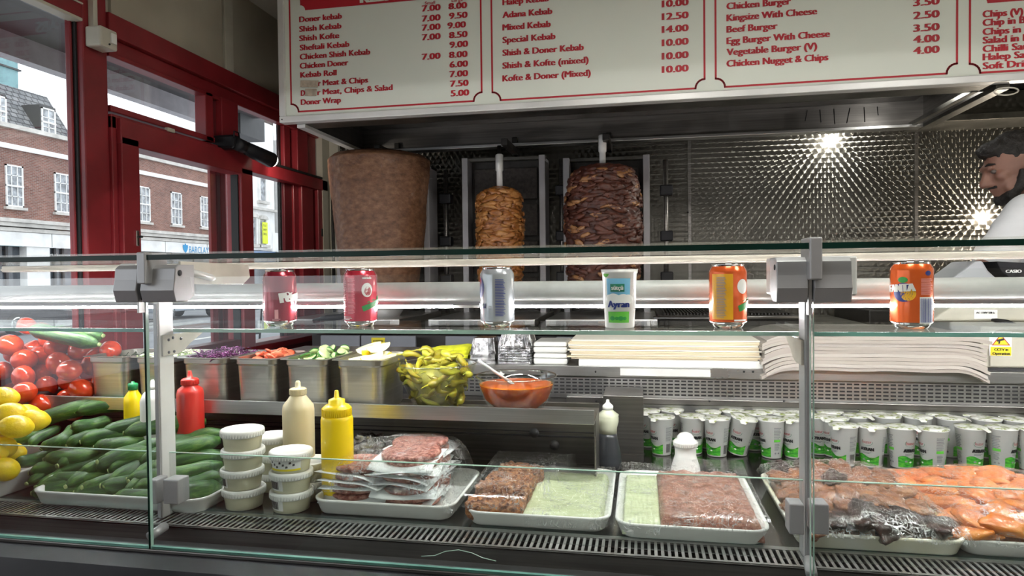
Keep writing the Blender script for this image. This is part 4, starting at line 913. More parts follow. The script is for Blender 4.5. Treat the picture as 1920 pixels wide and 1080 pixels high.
# tall front panes
FG = 1.012; gx = [CX0, ax_(FG, 277), ax_(FG, 280), ax_(FG, 1521), ax_(FG, 1526), CX1]
for a, b in ((gx[0], gx[1]), (gx[2], gx[3]), (gx[4], gx[5])):
    g = MB().box(a, b, FG, FG+.006, .832, 1.30).build('front_glass_pane', M['glass_front'], dc)
    MB().box(a, b, FG, FG+.006, .8285, .836).build('polished_edge', M['edge'], g)
    MB().box(b-.0008, b, FG-.0002, FG+.0062, .832, 1.30).build('polished_edge', M['edge_dark' if b < 0 else 'edge_pale'], g)
    MB().box(a, a+.0008, FG-.0002, FG+.0062, .832, 1.30).build('polished_edge', M['edge_pale'], g)
# top glass, rails
tg = MB().box(CX0, CX1, .985, 1.45, 1.334, 1.341).build('top_glass', M['glass_front'], dc)
MB().box(CX0, CX1, .980, .985, 1.329, 1.3375).build('polished_edge', M['edge_dark'], tg)
MB().box(CX0, CX1, 1.44, 1.465, 1.317, 1.333).build('rear_rail', M['rail'], dc, .003)
MB().box(CX0, CX1, 1.438, 1.442, 1.321, 1.325).build('rail_groove', M['cream'], dc)
# glass shelves
sxs = ((CX0, ax_(1.17, 276, 617), 'edge'), (ax_(1.17, 294, 617), ax_(1.17, 1507, 617), 'edge_pale'), (ax_(1.17, 1527, 617), CX1, 'edge'))
for a, b, e in sxs:
    g = MB().box(a, b, 1.173, 1.40, GSH-.007, GSH).build('glass_shelf', M['glass'], dc)
    MB().box(a, b, 1.170, 1.173, GSH-.007, GSH).build('polished_edge', M[e], g)
# light housing with tubes
hz_ = 1.263; HYc = 1.345
MB().tube([(CX0, HYc, hz_), (CX1, HYc, hz_)], .0207, 28).build('light_housing', plain('white tube housing', (.52, .53, .52), .4), dc)
MB().box(CX0, CX1, HYc-.006, HYc+.006, 1.236, 1.245).build('tube_holder', M['alu_g'], dc)
for a, b in ((CX0, ax_(1.33, 846, 574)), (ax_(1.33, 906, 574), CX1)):
    MB().tube([(a, HYc, 1.2342), (b, HYc, 1.2342)], .0046, 10).build('light_tube', M['led'], dc)
MB().tube([(ax_(1.33, 846, 574), HYc, 1.2342), (ax_(1.33, 906, 574), HYc, 1.2342)], .0042, 10).build('tube_end_cap', M['alu_w'], dc)
# hinges
def hinge(xl, xr, cl, cr, big):
    Y0 = .992; zt, zb = aY(Y0, (xl+xr)/2, 499 if not big else 484).z, aY(Y0, (xl+xr)/2, 567).z
    prof = [(Y0+.002, zb), (Y0-.004, zb+.020), (Y0+.0, zb+.038), (Y0+.002, zt-.004), (Y0+.010, zt+.002), (Y0+.05, zt+.002), (Y0+.05, zb+.01), (Y0+.03, zb)]
    o = MB().prism(prof, ax_(Y0, xl, 530), ax_(Y0, cl, 530)-.0015, 0).build('hinge_block', M['alu'], dc, .0015)
    o = MB().prism(prof, ax_(Y0, cr, 530)+.0015-.012, ax_(Y0, xr, 530), 0).build('hinge_block', M['alu'], dc, .0015)
    MB().tube([(ax_(Y0, xr, 530)-.001, Y0+.012, zt-.012), (ax_(Y0, xr, 530)+.001, Y0+.012, zt-.012)], .005, 14).build('hinge_pin', M['ink'], o)
    MB().tube([(ax_(Y0, xl, 530)-.001, Y0+.012, zt-.012), (ax_(Y0, xl, 530)+.001, Y0+.012, zt-.012)], .004, 14).build('hinge_pin', M['ink'], o)
    MB().box(ax_(.98, cl, 500), ax_(.98, cr, 500), .976, 1.03, zt-.030, 1.345 if big else 1.342).build('glass_clamp', M['alu'], dc, .002)
    MB().box(ax_(1.0, cl, 550)+.003, ax_(1.0, cr, 550)-.001, 1.0, 1.03, zb+.004, zt-.03).build('rubber_seal', M['rubber'], dc)
    MB().box(ax_(1.0, cl, 550)-.001, ax_(1.0, cl, 550)+.003, .998, 1.012, zb-.018, zt-.03).build('clip', M['alu_w'], dc)
hinge(214, 328, 259, 275, False); hinge(1456, 1598, 1517, 1541, True)
Xl = ax_(1.05, 330, 510)+.004
def LP(x, y): q = aX(Xl, x, y); return (q.y, q.z)
MB().prism([LP(334, 490), LP(462, 496), LP(465, 520), LP(452, 533), LP(334, 533)], Xl, Xl+.005, 0).build('support_arm', M['rail'], dc, .001)
a, b = aX(Xl+.012, 340, 506), aX(Xl+.012, 402, 522); MB().tube([a, a+(b-a)*.9, b], [.0065, .0065, .003], 14).build('gas_strut', M['alu_w'], dc)
MB().box(pX[0][0], pX[0][1]+.02, 1.04, 1.15, 1.30, 1.325).build('head_block', M['alu_w'], dc, .002)
MB().box(ax_(1.05, 1462, 500), ax_(1.05, 1606, 500), 1.045, 1.16, 1.262, 1.32).build('head_block', M['alu_w'], dc, .003)
# back of the well, lower steel shelf
MB().box(CX0, CX1, PERF_Y+.004, PERF_Y+.02, DECK, 1.03).build('well_back', M['steel_d'], dc)
MB().box(-.2, CX1, PERF_Y-.012, PERF_Y, DECK+.0, .945).build('lower_back_panel', M['steel'], dc, .002)
MB().box(-.2, CX1, PERF_Y-.020, PERF_Y, .945, .962).build('panel_flange', M['steel_d'], dc, .002)
MB().box(CX0, CX1, PERF_Y+.0, PERF_Y+.003, .955, 1.02).build('dark_plenum', M['ink'], dc)
mb = MB(); x0, x1 = -.5, 1.72; zs = [.9635+i*.0106 for i in range(6)]; pit = .0172
mb.box(x0, x1, PERF_Y-.002, PERF_Y-.0005, .955, .9665); mb.box(x0, x1, PERF_Y-.002, PERF_Y-.0005, 1.0115, 1.02)
for r in range(5):
    z = .9665+r*.0093; mb.box(x0, x1, PERF_Y-.002, PERF_Y-.0005, z+.0045, z+.0085+(.0008 if r == 4 else .0008))
    for i in range(int((x1-x0)/pit)): x = x0+i*pit; mb.box(x, x+.0042, PERF_Y-.002, PERF_Y-.0006, z, z+.0045)
mb.build('slotted_panel', M['steel'], dc)['kind'] = 'stuff'
for x in (1118, 1330, 1470, 1745): q = aY(PERF_Y-.021, x, 752); MB().ell(q, (.003, .002, .003), 8, 6).build('rivet', M['ink'], dc)
sr = ax_(1.37, 1114, 770)
MB().box(CX0, sr, 1.372, 1.53, SHELF-.004, SHELF).build('steel_shelf', M['steel_d'], dc)
MB().box(CX0, sr, 1.366, 1.372, .990, LIP).build('shelf_front', M['steel'], dc, .001)
MB().box(sr-.004, sr, 1.42, 1.53, DECK, SHELF-.004).build('shelf_end_panel', M['steel_d'], dc, .001)
MB().box(CX0, sr-.004, 1.60, 1.61, DECK, SHELF-.005).build('under_shelf_panel', M['steel_d'], dc)
MB().box(CX0, sr-.004, 1.597, 1.60, .905, .909).build('panel_seam', M['ink'], dc); MB().box(CX0, sr-.004, 1.597, 1.60, .917, .919).build('panel_seam', M['ink'], dc)
for x, y in ((1002, 811), (1040, 834)): q = aY(1.596, x, y); MB().lathe([(.010, 0), (.012, .004), (.004, .008)], 14, q, M=Matrix.Rotation(PI/2, 3, 'X')).build('reflected_knob', M['dgrey'], dc)  # solid stand-ins for knobs reflected in the steel panel
MB().box(sr, sr+.10, 1.70, PERF_Y-.013, DECK, .99).build('corner_panel', M['steel_d'], dc, .001)
# rear worktop
wt = thing('worktop', 'steel worktop running behind the chilled well', 'worktop', absolute=True)
MB().box(-1.2, 1.72, 1.835, 2.26, WT-.012, WT).build('top_sheet', M['steel'], wt, .001)
MB().box(-1.2, 1.72, 1.832, 1.838, 1.018, WT).build('front_edge', M['steel'], wt, .001)
MB().box(-1.2, 1.72, 1.90, 2.22, .1, 1.0).build('carcass', M['dgrey'], wt)
for x in (1016, 1395, 1412, 1755, 1117): q = aY(1.831, x, 697); MB().ell(q, (.003, .002, .003), 8, 6).build('rivet', M['ink'], wt)
# things on the worktop
def paper_stack(name, label, x0, x1, Y0, Y1, z0, n, th, mats, sag=0, edge_bend=.0):
    t = thing(name, label, 'paper stack', ((x0+x1)/2, Y0, z0), absolute=False); w_ = (x1-x0)/2
    rnd = random.Random(3+n)
    for k in range(n):
        a = rnd.uniform(-.007, .007); b = rnd.uniform(-.007, .007); yy = rnd.uniform(-.005, .004); mb = MB(); nu = 24; z = k*th
        def zf(u):
            e = max(0, (abs(u)-.72)/.28); return -sag*e*e*(1-.3*k/n)+.0022*noise.noise(Vector((u*3, k*.3, 0)))*(1 if sag else .3)+(edge_bend*e*e if u > 0 else 0)*k/n
        vs = []
        for j, y in enumerate((yy, Y1-Y0+yy)):
            for i in range(nu+1):
                u = -1+2*i/nu; x = u*w_+(a if u < 0 else b)*abs(u)
                vs += [(x, y, z+zf(u)), (x, y, z+zf(u)+th*(.86 if not sag else .96))]
        m_ = 2*(nu+1); fs = []
        for i in range(nu):
            A = 2*i; B = 2*i+2
            fs += [(A, B, B+1, A+1), (A+m_, A+1+m_, B+1+m_, B+m_), (A+1, B+1, B+1+m_, A+1+m_), (A, A+m_, B+m_, B)]
        fs += [(0, 1, 1+m_, m_), (2*nu, 2*nu+m_, 2*nu+1+m_, 2*nu+1)]
        mb.add(vs, fs); mb.build('paper_sheets', mats[k % len(mats)], t)
    return t
PYf = 1.845; bz_ = WT+.0
bo = thing('cutting_board', 'white plastic board under the left paper stack', 'board', absolute=True)
a, b = aY(PYf-.01, 1085, 684).x, aY(PYf-.01, 1433, 688).x
MB().box(a, b, PYf-.012, 2.2, WT, WT+.019).build('board', M['white'], bo, .002)
a2, b2 = aY(1.828, 1163, 697).x, aY(1.828, 1332, 699).x; MB().box(a2, b2, 1.826, 1.8315, 1.022, 1.041).build('label_strip', M['alu_w'], bo)
M['paper1'] = plain('cream paper', (.66, .57, .40), .8, 0, .02, 6); M['paper2'] = plain('white paper', (.74, .71, .63), .8, 0, .02, 6)
M['paper3'] = plain('grey white paper', (.36, .325, .29), .8, 0, .03, 6); M['paper4'] = plain('pale paper', (.42, .385, .35), .8, 0, .03, 6)
a, b = aY(PYf, 1067, 660).x, aY(PYf, 1425, 660).x
paper_stack('paper_stack', 'flat stack of cream wrapping paper on the white board', a, b, PYf-.008, 2.16, WT+.0195, 12, .0044, [M['paper1'], M['paper1'], M['paper2']])
a, b = aY(PYf-.02, 1426, 670).x, aY(PYf-.02, 1836, 670).x
paper_stack('paper_stack', 'thick grey-white newsprint stack drooping at both ends, left of the cash drawer', a+.004, dx0-.008, PYf-.045, 2.10, WT+.002, 11, .0086, [M['paper3'], M['paper4'], M['paper3']], sag=.026, edge_bend=.012)
# foil trays
def foil_stack(label, x0, x1, ybot, ytop, n, Y, depth, taper, extra):
    c0, c1 = aY(Y, x0, ybot), aY(Y, x1, ybot); w_ = c1.x-c0.x; zt = aY(Y, (x0+x1)/2, ytop).z
    t = thing('foil_trays', label, 'foil trays', ((c0.x+c1.x)/2, Y+depth/2, WT), absolute=False)
    H = zt-WT; hs = H*extra; rim = (H-hs)/n
    mf = M['foil']
    for k in range(n):
        mb = MB(); N = 64
        def loop(wx, wy, z, rib):
            out = []
            for i in range(N):
                a = 2*PI*i/N; c, s = math.cos(a), math.sin(a); p = .28
                x = wx/2*math.copysign(abs(c)**p, c); y = wy/2*math.copysign(abs(s)**p, s); q = 1+rib*(1 if i % 2 else -1); out.append((x*q, y*q, z))
            return out
        zb = k*rim; vs = loop(w_, depth, zb, .006)+loop(w_, depth, zb+rim*.8, .006)+loop(w_*.97, depth*.97, zb+rim*.85, .03)
        zz_ = zb+rim*.85+hs if k == n-1 else zb+rim*.9
        kk = taper if k == n-1 else .95
        vs += loop(w_*kk, depth*kk, zz_, .035) + loop(w_*kk*.9, depth*kk*.9, zz_, 0)
        fs = [(j*N+i, j*N+(i+1) % N, (j+1)*N+(i+1) % N, (j+1)*N+i) for j in range(4) for i in range(N)]+[tuple(4*N+i for i in range(N))]
        mb.add(vs, fs); mb.build('foil_tray', mf, t)
    return t
foil_stack('low stack of upturned foil trays beside the yellow cloth', 879, 928, 676, 634, 3, 1.86, .10, .74, .62)
foil_stack('taller stack of ribbed upturned foil trays beside the white boxes', 931, 997, 679, 615, 7, 1.86, .13, .66, .50)
x0, x1 = aY(1.85, 999, 680).x, aY(1.85, 1064, 680).x
for k in range(2):
    t = thing('food_box', 'white takeaway box, '+('lower' if k == 0 else 'upper')+' of two beside the cream paper', 'box', ((x0+x1)/2, 1.92, WT+k*.032), group=None)
    w_ = (x1-x0)/2
    MB().obox((0, 0, .0085), (2*w_*.96, .13, .017), taper=1.04).build('base', M['tray'], t, .005); MB().obox((0, 0, .0245), (2*w_, .135, .013), taper=.94).build('lid', M['tray'], t, .005)
# yellow cloth
t = thing('cleaning_cloth', 'bright yellow folded towelling cloth beside the foil trays', 'cloth', absolute=True)
M['ycloth'] = plain('yellow towelling', (.80, .82, .03), .95, 0, .08, 40, .8, 220)
mb = MB(); c = aY(1.92, 838, 664); L0 = aY(1.92, 798, 670).x; L1 = aY(1.92, 882, 660).x
for k in range(3):
    def fn(u, v, k=k):
        a = 2*PI*v; x = L0+.006*k+(L1-L0-.004*k)*u; e = 1-max(0, abs(2*u-1)-.7)**2*5
        r = .0125*(1+.25*noise.noise(Vector((u*4, k*2, v*2)))); return (x, 1.92+.012*(k-1)+r*3.1*math.cos(a)*e, WT+.014+.0125*k*.9*(.5+.5*u)+r*math.sin(a)*e)
    mb.grid(fn, 40, 24)
mb.build('cloth', M['ycloth'], t)
# ================================================================ ON THE GLASS SHELF
def can(label, xpx, base_mat, deco, rot):
    q = aY(1.255, xpx, 612); t = thing('drink_can', label, 'drink can', (q.x, q.y, GSH), group='drink cans on the glass shelf')
    r = .0325; MB().lathe([(.024, 0), (.0265, .004), (.0325, .0115)], 40).build('can_base', M['chrome'], t)
    b = MB().lathe([(.0325, .0115), (.0327, .02), (.0327, .098), (.0318, .102), (.0275, .1095)], 48, cap0=False, cap1=False).build('can_body', base_mat, t)
    MB().lathe([(.0275, .1095), (.0282, .112), (.0282, .1135), (.0262, .1135), (.0258, .1105), (.0, .1105)], 40, cap0=False, cap1=False).build('can_lid', M['chrome'], t)
    deco(b, lambda z: .0327); t.rotation_euler = (0, 0, 0); return t
def metalpaint(n, c): return plain(n, c, .22, .45, .04, 8, coat=.6)
ORD = ['first', 'second', 'third', 'fourth', 'fifth', 'sixth', 'seventh', 'eighth', 'ninth', 'tenth']
VA = math.radians(-90)   # straight towards the viewer side (-Y)
def dec(b, rfn, kind, a, z, m, txt=None, h=.01, w=None, ang=0, nm='print', aw=.5, bold=.02, italic=0):
    mb = MB()
    if kind == 'text':
        f_ = wrapfn(rfn, a, z); ca, sa = math.cos(ang), math.sin(ang)
        add_text(mb, txt, lambda u, v: f_(u*ca-v*sa+italic*v, u*sa+v*ca), h, w, 0, True, bold, h > .009)
    elif kind == 'patch': wrap_patch(mb, rfn, a-aw/2, a+aw/2, z, z+h, 0, .0004)
    elif kind == 'disc':
        f_ = wrapfn(rfn, a, z, .0006 if h > .004 else .0008); n_ = 20; K_ = 5 if h > .004 else 1
        mb.add([f_(h*j/K_*math.cos(2*PI*i/n_)*(w or 1), h*j/K_*math.sin(2*PI*i/n_)) for j in range(1, K_+1) for i in range(n_)]+[f_(0, 0)], [(i, (i+1) % n_, K_*n_) for i in range(n_)]+[(j*n_+i, j*n_+(i+1) % n_, (j+1)*n_+(i+1) % n_, (j+1)*n_+i) for j in range(K_-1) for i in range(n_)])
    elif kind == 'lines':
        for i in range(int(txt)):
            ww = aw*(.75+.25*((i*37) % 10)/10); zz_ = z+h*i/int(txt); wrap_patch(mb, rfn, a-aw/2, a-aw/2+ww, zz_, zz_+h/int(txt)*.4, 0, .0008, 8, 1)
    elif kind == 'bars':
        for i in range(int(txt)):
            s = a-aw/2+aw*i/int(txt); wrap_patch(mb, rfn, s, s+aw/int(txt)*(.35+.3*((i*7) % 3)/2), z, z+h, 0, .0008, 1, 1)
    mb.build(nm, m, b)
wm = M['white']; grn = plain('green print', (.02, .28, .05), .4); grn2 = plain('light green print', (.12, .50, .05), .4); navy = plain('navy print', (.01, .03, .22), .4); gry = plain('grey print', (.25, .25, .26), .5)
pink = plain('pale red print', (.75, .35, .36), .4)
def d1(b, r):
    dec(b, r, 'text', VA+1.1, .060, wm, 'Dr', .010, None, .2, 'lettering'); dec(b, r, 'text', VA+1.50, .052, wm, 'Pepper', .020, .062, .15, 'lettering', bold=.04)
    dec(b, r, 'lines', VA-.95, .020, pink, '22', .075, None, 0, 'small_print', .42); dec(b, r, 'patch', VA+.30, .016, pink, None, .018, nm='recycling_symbol', aw=.22)
    dec(b, r, 'lines', VA+.3, .012, pink, '2', .005, None, 0, 'small_print', .5)
can('dark red cola can with a white script logo, leftmost on the shelf', 526, metalpaint('maroon can', (.33, .015, .035)), d1, 0)
def d2(b, r):
    dec(b, r, 'lines', VA-.75, .026, pink, '20', .068, None, 0, 'small_print', .5); dec(b, r, 'lines', VA-.15, .026, pink, '26', .070, None, 0, 'small_print', .5)
    dec(b, r, 'disc', VA+.80, .072, wm, h=.014, w=.8, nm='splash'); dec(b, r, 'disc', VA+.84, .070, metalpaint('red dot', (.5, .02, .03)), h=.009, w=.8, nm='strawberry_print'); dec(b, r, 'text', VA+1.35, .040, grn, 'mirinda', .016, .052, .35, 'lettering', bold=.04)
    dec(b, r, 'lines', VA-.5, .014, wm, '3', .008, None, 0, 'small_print', .9); dec(b, r, 'text', VA+.8, .0935, wm, 'mirinda', .005, .018, 0, 'lettering')
can('bright red strawberry drink can with a green logo', 677, metalpaint('red can', (.62, .03, .06)), d2, 0)
def d3(b, r):
    dec(b, r, 'disc', VA-1.05, .075, navy, h=.020, w=.7, nm='round_emblem'); dec(b, r, 'disc', VA-1.12, .085, metalpaint('emblem red', (.6, .03, .05)), h=.010, w=.8, nm='round_emblem'); dec(b, r, 'text', VA-1.05, .036, navy, 'PEPSI', .009, .036, 0, 'lettering')
    dec(b, r, 'lines', VA+.40, .022, navy, '24', .070, None, 0, 'small_print', .62); dec(b, r, 'lines', VA-.2, .020, gry, '6', .022, None, 0, 'small_print', .22); dec(b, r, 'patch', VA+.01, .014, gry, None, .082, nm='divider_line', aw=.02)
can('silver can with a blue emblem at its left edge', 933, metalpaint('silver can', (.50, .52, .56)), d3, 0)
def d5(b, r):
    oy = plain('yellow orange print', (.75, .36, .01), .3, coat=.5); dec(b, r, 'patch', VA-.45, .016, oy, None, .080, nm='yellow_panel', aw=1.2)
    dec(b, lambda z: r(z)+.0002, 'lines', VA-.45, .020, gry, '26', .072, None, 0, 'small_print', .55); dec(b, r, 'disc', VA+.72, .074, wm, h=.013, w=.9, nm='splash')
    dec(b, r, 'text', VA+1.35, .040, grn, 'mirinda', .017, .056, .35, 'lettering', bold=.04); dec(b, r, 'patch', VA+.6, .013, wm, None, .003, nm='stripe', aw=.8)
can('orange and yellow drink can with a green logo', 1365, metalpaint('orange red can', (.78, .12, .02)), d5, 0)
def d6(b, r):
    yel = plain('orange slice print', (.85, .45, .02), .3); dec(b, r, 'disc', VA-.50, .060, yel, h=.012, w=1, nm='orange_slice'); dec(b, r, 'disc', VA-.72, .062, navy, h=.016, w=1.1, nm='badge')
    dec(b, lambda z: r(z)+.0002, 'text', VA-.88, .063, wm, 'FANTA', .013, .046, .06, 'lettering', bold=.05); dec(b, r, 'disc', VA-.75, .083, grn, h=.005, w=1.6, nm='leaf_print')
    dec(b, r, 'patch', VA+.42, .010, wm, None, .044, nm='barcode_panel', aw=.80); dec(b, lambda z: r(z)+.0003, 'bars', VA+.42, .012, navy, '16', .040, None, 0, 'barcode', .75); dec(b, r, 'lines', VA+.42, .058, pink, '13', .028, None, 0, 'small_print', .70); dec(b, r, 'disc', VA+.45, .094, navy, h=.004, w=1.4, nm='small_badge')
can('plain orange soda can with a barcode, rightmost on the shelf', 1709, metalpaint('orange can', (.82, .13, .015)), d6, 0)
# tall yoghurt drink cup
q = aY(1.25, 1162, 612); t = thing('yoghurt_cup', 'tall white yoghurt drink cup with a blue and green print, on the glass shelf', 'cup', (q.x, q.y, GSH))
b = MB().lathe([(.0255, 0), (.0265, .001), (.0315, .098), (.0330, .100), (.0335, .105), (.0315, .105)], 44, cap1=False).build('cup_body', M['white'], t)
MB().lathe([(.0335, .105), (.034, .1065), (0, .1065)], 40, cap0=False, cap1=False).build('foil_lid', M['alu_w'], t)
rf = lambda z: .0262+.0052*min(z, .098)/.098
lb = plain('sky blue print', (.20, .52, .75), .4)
dec(b, rf, 'patch', VA-.05, .050, lb, None, .040, nm='sky_print', aw=1.5); dec(b, rf, 'patch', VA-.05, .010, grn2, None, .020, nm='meadow_print', aw=1.45)
for a_, s in ((-.55, .009), (-.3, .011), (0, .008), (.3, .010), (.6, .009)): dec(b, lambda z: rf(z)+.0003, 'disc', VA-.05+a_, .052, wm, h=s, w=1.2, nm='cloud_print')
for a_, s in ((-.4, .004), (-.1, .003), (.15, .004), (.4, .003)): dec(b, lambda z: rf(z)+.0003, 'disc', VA-.05+a_, .018, grn, h=s, w=1.2, nm='tree_print')
dec(b, lambda z: rf(z)+.0004, 'patch', VA-.1, .066, plain('dark green', (.01, .22, .12), .4), None, .014, nm='badge', aw=.85)
dec(b, lambda z: rf(z)+.0008, 'text', VA-.1, .0695, wm, 'sütçü', .008, .021, 0, 'lettering'); dec(b, lambda z: rf(z)+.0004, 'text', VA-.05, .038, navy, 'Ayran', .012, .040, 0, 'lettering', bold=.03)
dec(b, rf, 'disc', VA-.85, .0985, grn2, h=.006, w=1.3, nm='green_corner')
# ================================================================ ON THE STEEL SHELF: pans and bowls
RIMZ = 1.112
M['pan'] = brushed('steel pan', (.56, .55, .50), .25, (2, 2, 60), .12, smear=.2)
M['lemonflesh_'] = plain('lemon juice pulp', (.80, .72, .30), .4)
def food_bits(kind, w_, d_, z):
    mb = MB(); rnd = random.Random(kind); mats = []
    R = lambda a, b: rnd.uniform(a, b)
    if kind == 'herb':
        mats = [mottled('dark herbs', [(.3, (.02, .03, .01)), (.7, (.10, .12, .06))], 60, .6)]
        for _ in range(60): mb.obox((R(-w_, w_), R(-d_, d_), z+R(-.012, -.002)), (.02, .004, .002), Euler((R(0, 3), R(-.5, .5), R(0, 6))).to_matrix())
    elif kind == 'onion':
        mats = [plain('sliced white onion', (.70, .72, .55), .4, 0, .1, 40), plain('green onion', (.30, .42, .16), .4)]
        for _ in range(110):
            c = Vector((R(-w_, w_), R(-d_, d_), z+R(-.01, .006))); a = R(0, 6); L = R(.01, .018)
            mb.tube([c+Vector((math.cos(a+k)*L, math.sin(a+k)*L, R(-.002, .004))) for k in (0, .5, 1.0, 1.5)], .0016, 5, rnd.choice((0, 0, 0, 1)))
    elif kind == 'cabbage':
        mats = [plain('shredded red cabbage', (.085, .012, .07), .4, 0, .2, 60), plain('pale red cabbage', (.22, .08, .20), .4)]
        for _ in range(190):
            c = Vector((R(-w_, w_), R(-d_, d_), z+R(-.008, .012))); a = R(0, 6); L = R(.008, .016)
            mb.tube([c+Vector((math.cos(a+k)*L, math.sin(a+k)*L, R(-.003, .006))) for k in (0, .6, 1.2)], .0014, 4, rnd.choice((0, 0, 0, 1)))
    elif kind == 'tomato':
        mats = [mottled('sliced tomato', [(.3, (.55, .07, .03)), (.7, (.75, .22, .12))], 60, .25, .3, coat=.4)]
        for _ in range(34):
            mb.lathe([(.0005, 0), (R(.012, .018), .0005), (R(.012, .018), .004), (.0005, .0045)], 10, (R(-w_*.8, w_*.8), R(-d_*.8, d_), z+R(-.012, .008)), M=Euler((R(-.7, .7), R(-.7, .7), 0)).to_matrix())
    elif kind == 'cucumber':
        mats = [plain('cucumber flesh', (.50, .62, .28), .3, 0, .1, 60), plain('cucumber skin', (.03, .14, .02), .35)]
        for _ in range(40):
            M_ = Euler((R(-1.2, 1.2), R(-.9, .9), R(0, 3))).to_matrix(); c = (R(-w_*.8, w_*.8), R(-d_*.8, d_), z+R(-.01, .012)); r = R(.010, .014)
            mb.lathe([(.0005, 0), (r, 0)], 12, c, M=M_, cap0=False, cap1=False); mb.lathe([(r, 0), (r, .0035)], 12, c, M=M_, m=1, cap0=False, cap1=False); mb.lathe([(r, .0035), (.0005, .0035)], 12, c, M=M_, cap0=False, cap1=False)
    mb.build('shredded_filling', mats, None)
    o = C.objects[-1]; return o
def pan(label, x0, x1, kind, i):
    a, b = aY(1.38, x0, 675).x, aY(1.38, x1, 675).x; w_ = (b-a)/2-.001; d_ = .088
    t = thing('steel_food_pan', label, 'food pan', ((a+b)/2, 1.38+d_, SHELF), group='steel food pans on the inner shelf')
    H = RIMZ-SHELF; N = 48
    def loop(wx, wy, z, p=.22):
        return [(wx*math.copysign(abs(math.cos(2*PI*k/N))**p, math.cos(2*PI*k/N)), wy*math.copysign(abs(math.sin(2*PI*k/N))**p, math.sin(2*PI*k/N)), z) for k in range(N)]
    Ls = [loop(w_-.018, d_-.018, 0, .3), loop(w_-.013, d_-.013, .008, .3), loop(w_-.009, d_-.009, H-.016, .3), loop(w_-.0065, d_-.0065, H-.012, .3), loop(w_-.0065, d_-.0065, H-.002, .3), loop(w_, d_, H, .12), loop(w_, d_, H+.0012, .12), loop(w_-.0085, d_-.0085, H+.0012, .3), loop(w_-.012, d_-.012, .03, .3)]
    vs = sum(Ls, []); fs = [(j*N+k, j*N+(k+1) % N, (j+1)*N+(k+1) % N, (j+1)*N+k) for j in range(len(Ls)-1) for k in range(N)]+[tuple(range(N)), tuple((len(Ls)-1)*N+k for k in range(N))]
    MB().add(vs, fs, 0, False).build('pan_body', M['pan'], t, 0)
    if kind == 'lemon': MB().box(-w_+.022, w_-.022, -d_+.022, d_-.022, .03, H-.020).build('filling_base', M['lemonflesh_'], t)
    if kind != 'lemon':
        f_ = food_bits(kind, w_-.016, d_-.016, H-.004); f_.parent = t; f_['kind'] = 'stuff'; f_.name = {'herb': 'chopped_herbs', 'onion': 'sliced_onion', 'cabbage': 'shredded_cabbage', 'tomato': 'sliced_tomato', 'cucumber': 'sliced_cucumber'}[kind]
        MB().box(-w_+.022, w_-.022, -d_+.022, d_-.022, .03, H-.016).build('filling_base', f_.data.materials[0], t)
    return t
pan('steel pan of dark herbs, leftmost of the row beside the tomatoes', 151, 239, 'herb', 0)
pan('steel pan of sliced white onion behind the left post', 240, 325, 'onion', 1)
pan('steel pan of shredded red cabbage behind the red bottle', 327, 424, 'cabbage', 2)
pan('steel pan of sliced tomato right of the red cabbage', 427, 519, 'tomato', 3)
pan('steel pan of sliced cucumber behind the cream bottle', 521, 616, 'cucumber', 4)
lp = pan('steel pan heaped with lemon wedges, rightmost of the row', 618, 722, 'lemon', 5)
M['lemon'] = mottled('lemon peel', [(.3, (.85, .58, .01)), (.7, (.95, .72, .04))], 14, .35, .5, 180, .002, coat=.2, sss=.1)
M['lemonflesh'] = mottled('lemon flesh', [(.3, (.80, .74, .30)), (.7, (.92, .88, .60))], 60, .3, .3, 100, sss=.1)
def wedge():
    mb = MB(); n = 8; k = 10; r = .021; L = .034
    def P(th, ph): z = -math.cos(ph); s = math.sin(ph); return (L*z, r*s*math.cos(th), r*s*math.sin(th))
    vs = [P((PI*.55)*i/n, PI*j/k) for j in range(k+1) for i in range(n+1)]
    mb.add(vs, [(j*(n+1)+i, j*(n+1)+i+1, (j+1)*(n+1)+i+1, (j+1)*(n+1)+i) for j in range(k) for i in range(n)], 0, True)
    for th in (0, PI*.55):
        vs = [P(th, PI*j/k) for j in range(k+1)]; mb.add(vs+[(0, 0, 0)], [(j, j+1, k+1) for j in range(k)], 1)
    return mb
w0 = wedge().build('lemon_wedge', [M['lemon'], M['lemonflesh']]); tag(w0, 'cut lemon wedge in the rightmost steel pan', 'lemon wedge', 'lemon wedges in the steel pan')
lc = Vector(lp.location)
wl_ = [(-.035, -.06, .078), (.0, -.065, .080), (.035, -.06, .080), (-.03, -.02, .09), (.01, -.03, .096), (.04, -.02, .090), (-.02, .02, .092), (.02, .02, .1), (.042, .03, .09), (-.04, .05, .08), (0, .055, .088), (.035, .065, .084), (.018, -.005, .116), (-.012, .0, .112)]
for i, (x, y, z) in enumerate(wl_):
    o = w0 if i == 0 else w0.copy()
    if i: C.objects.link(o)
    o.location = lc+Vector((x*.85, y*.86, z+.030)); rr = random.Random(i+9); o.rotation_euler = (-2.43+rr.uniform(-1.0, 1.0), rr.uniform(-.4, .4), rr.uniform(0, 6)); s = rr.uniform(.78, .92); o.scale = (s, s, s)
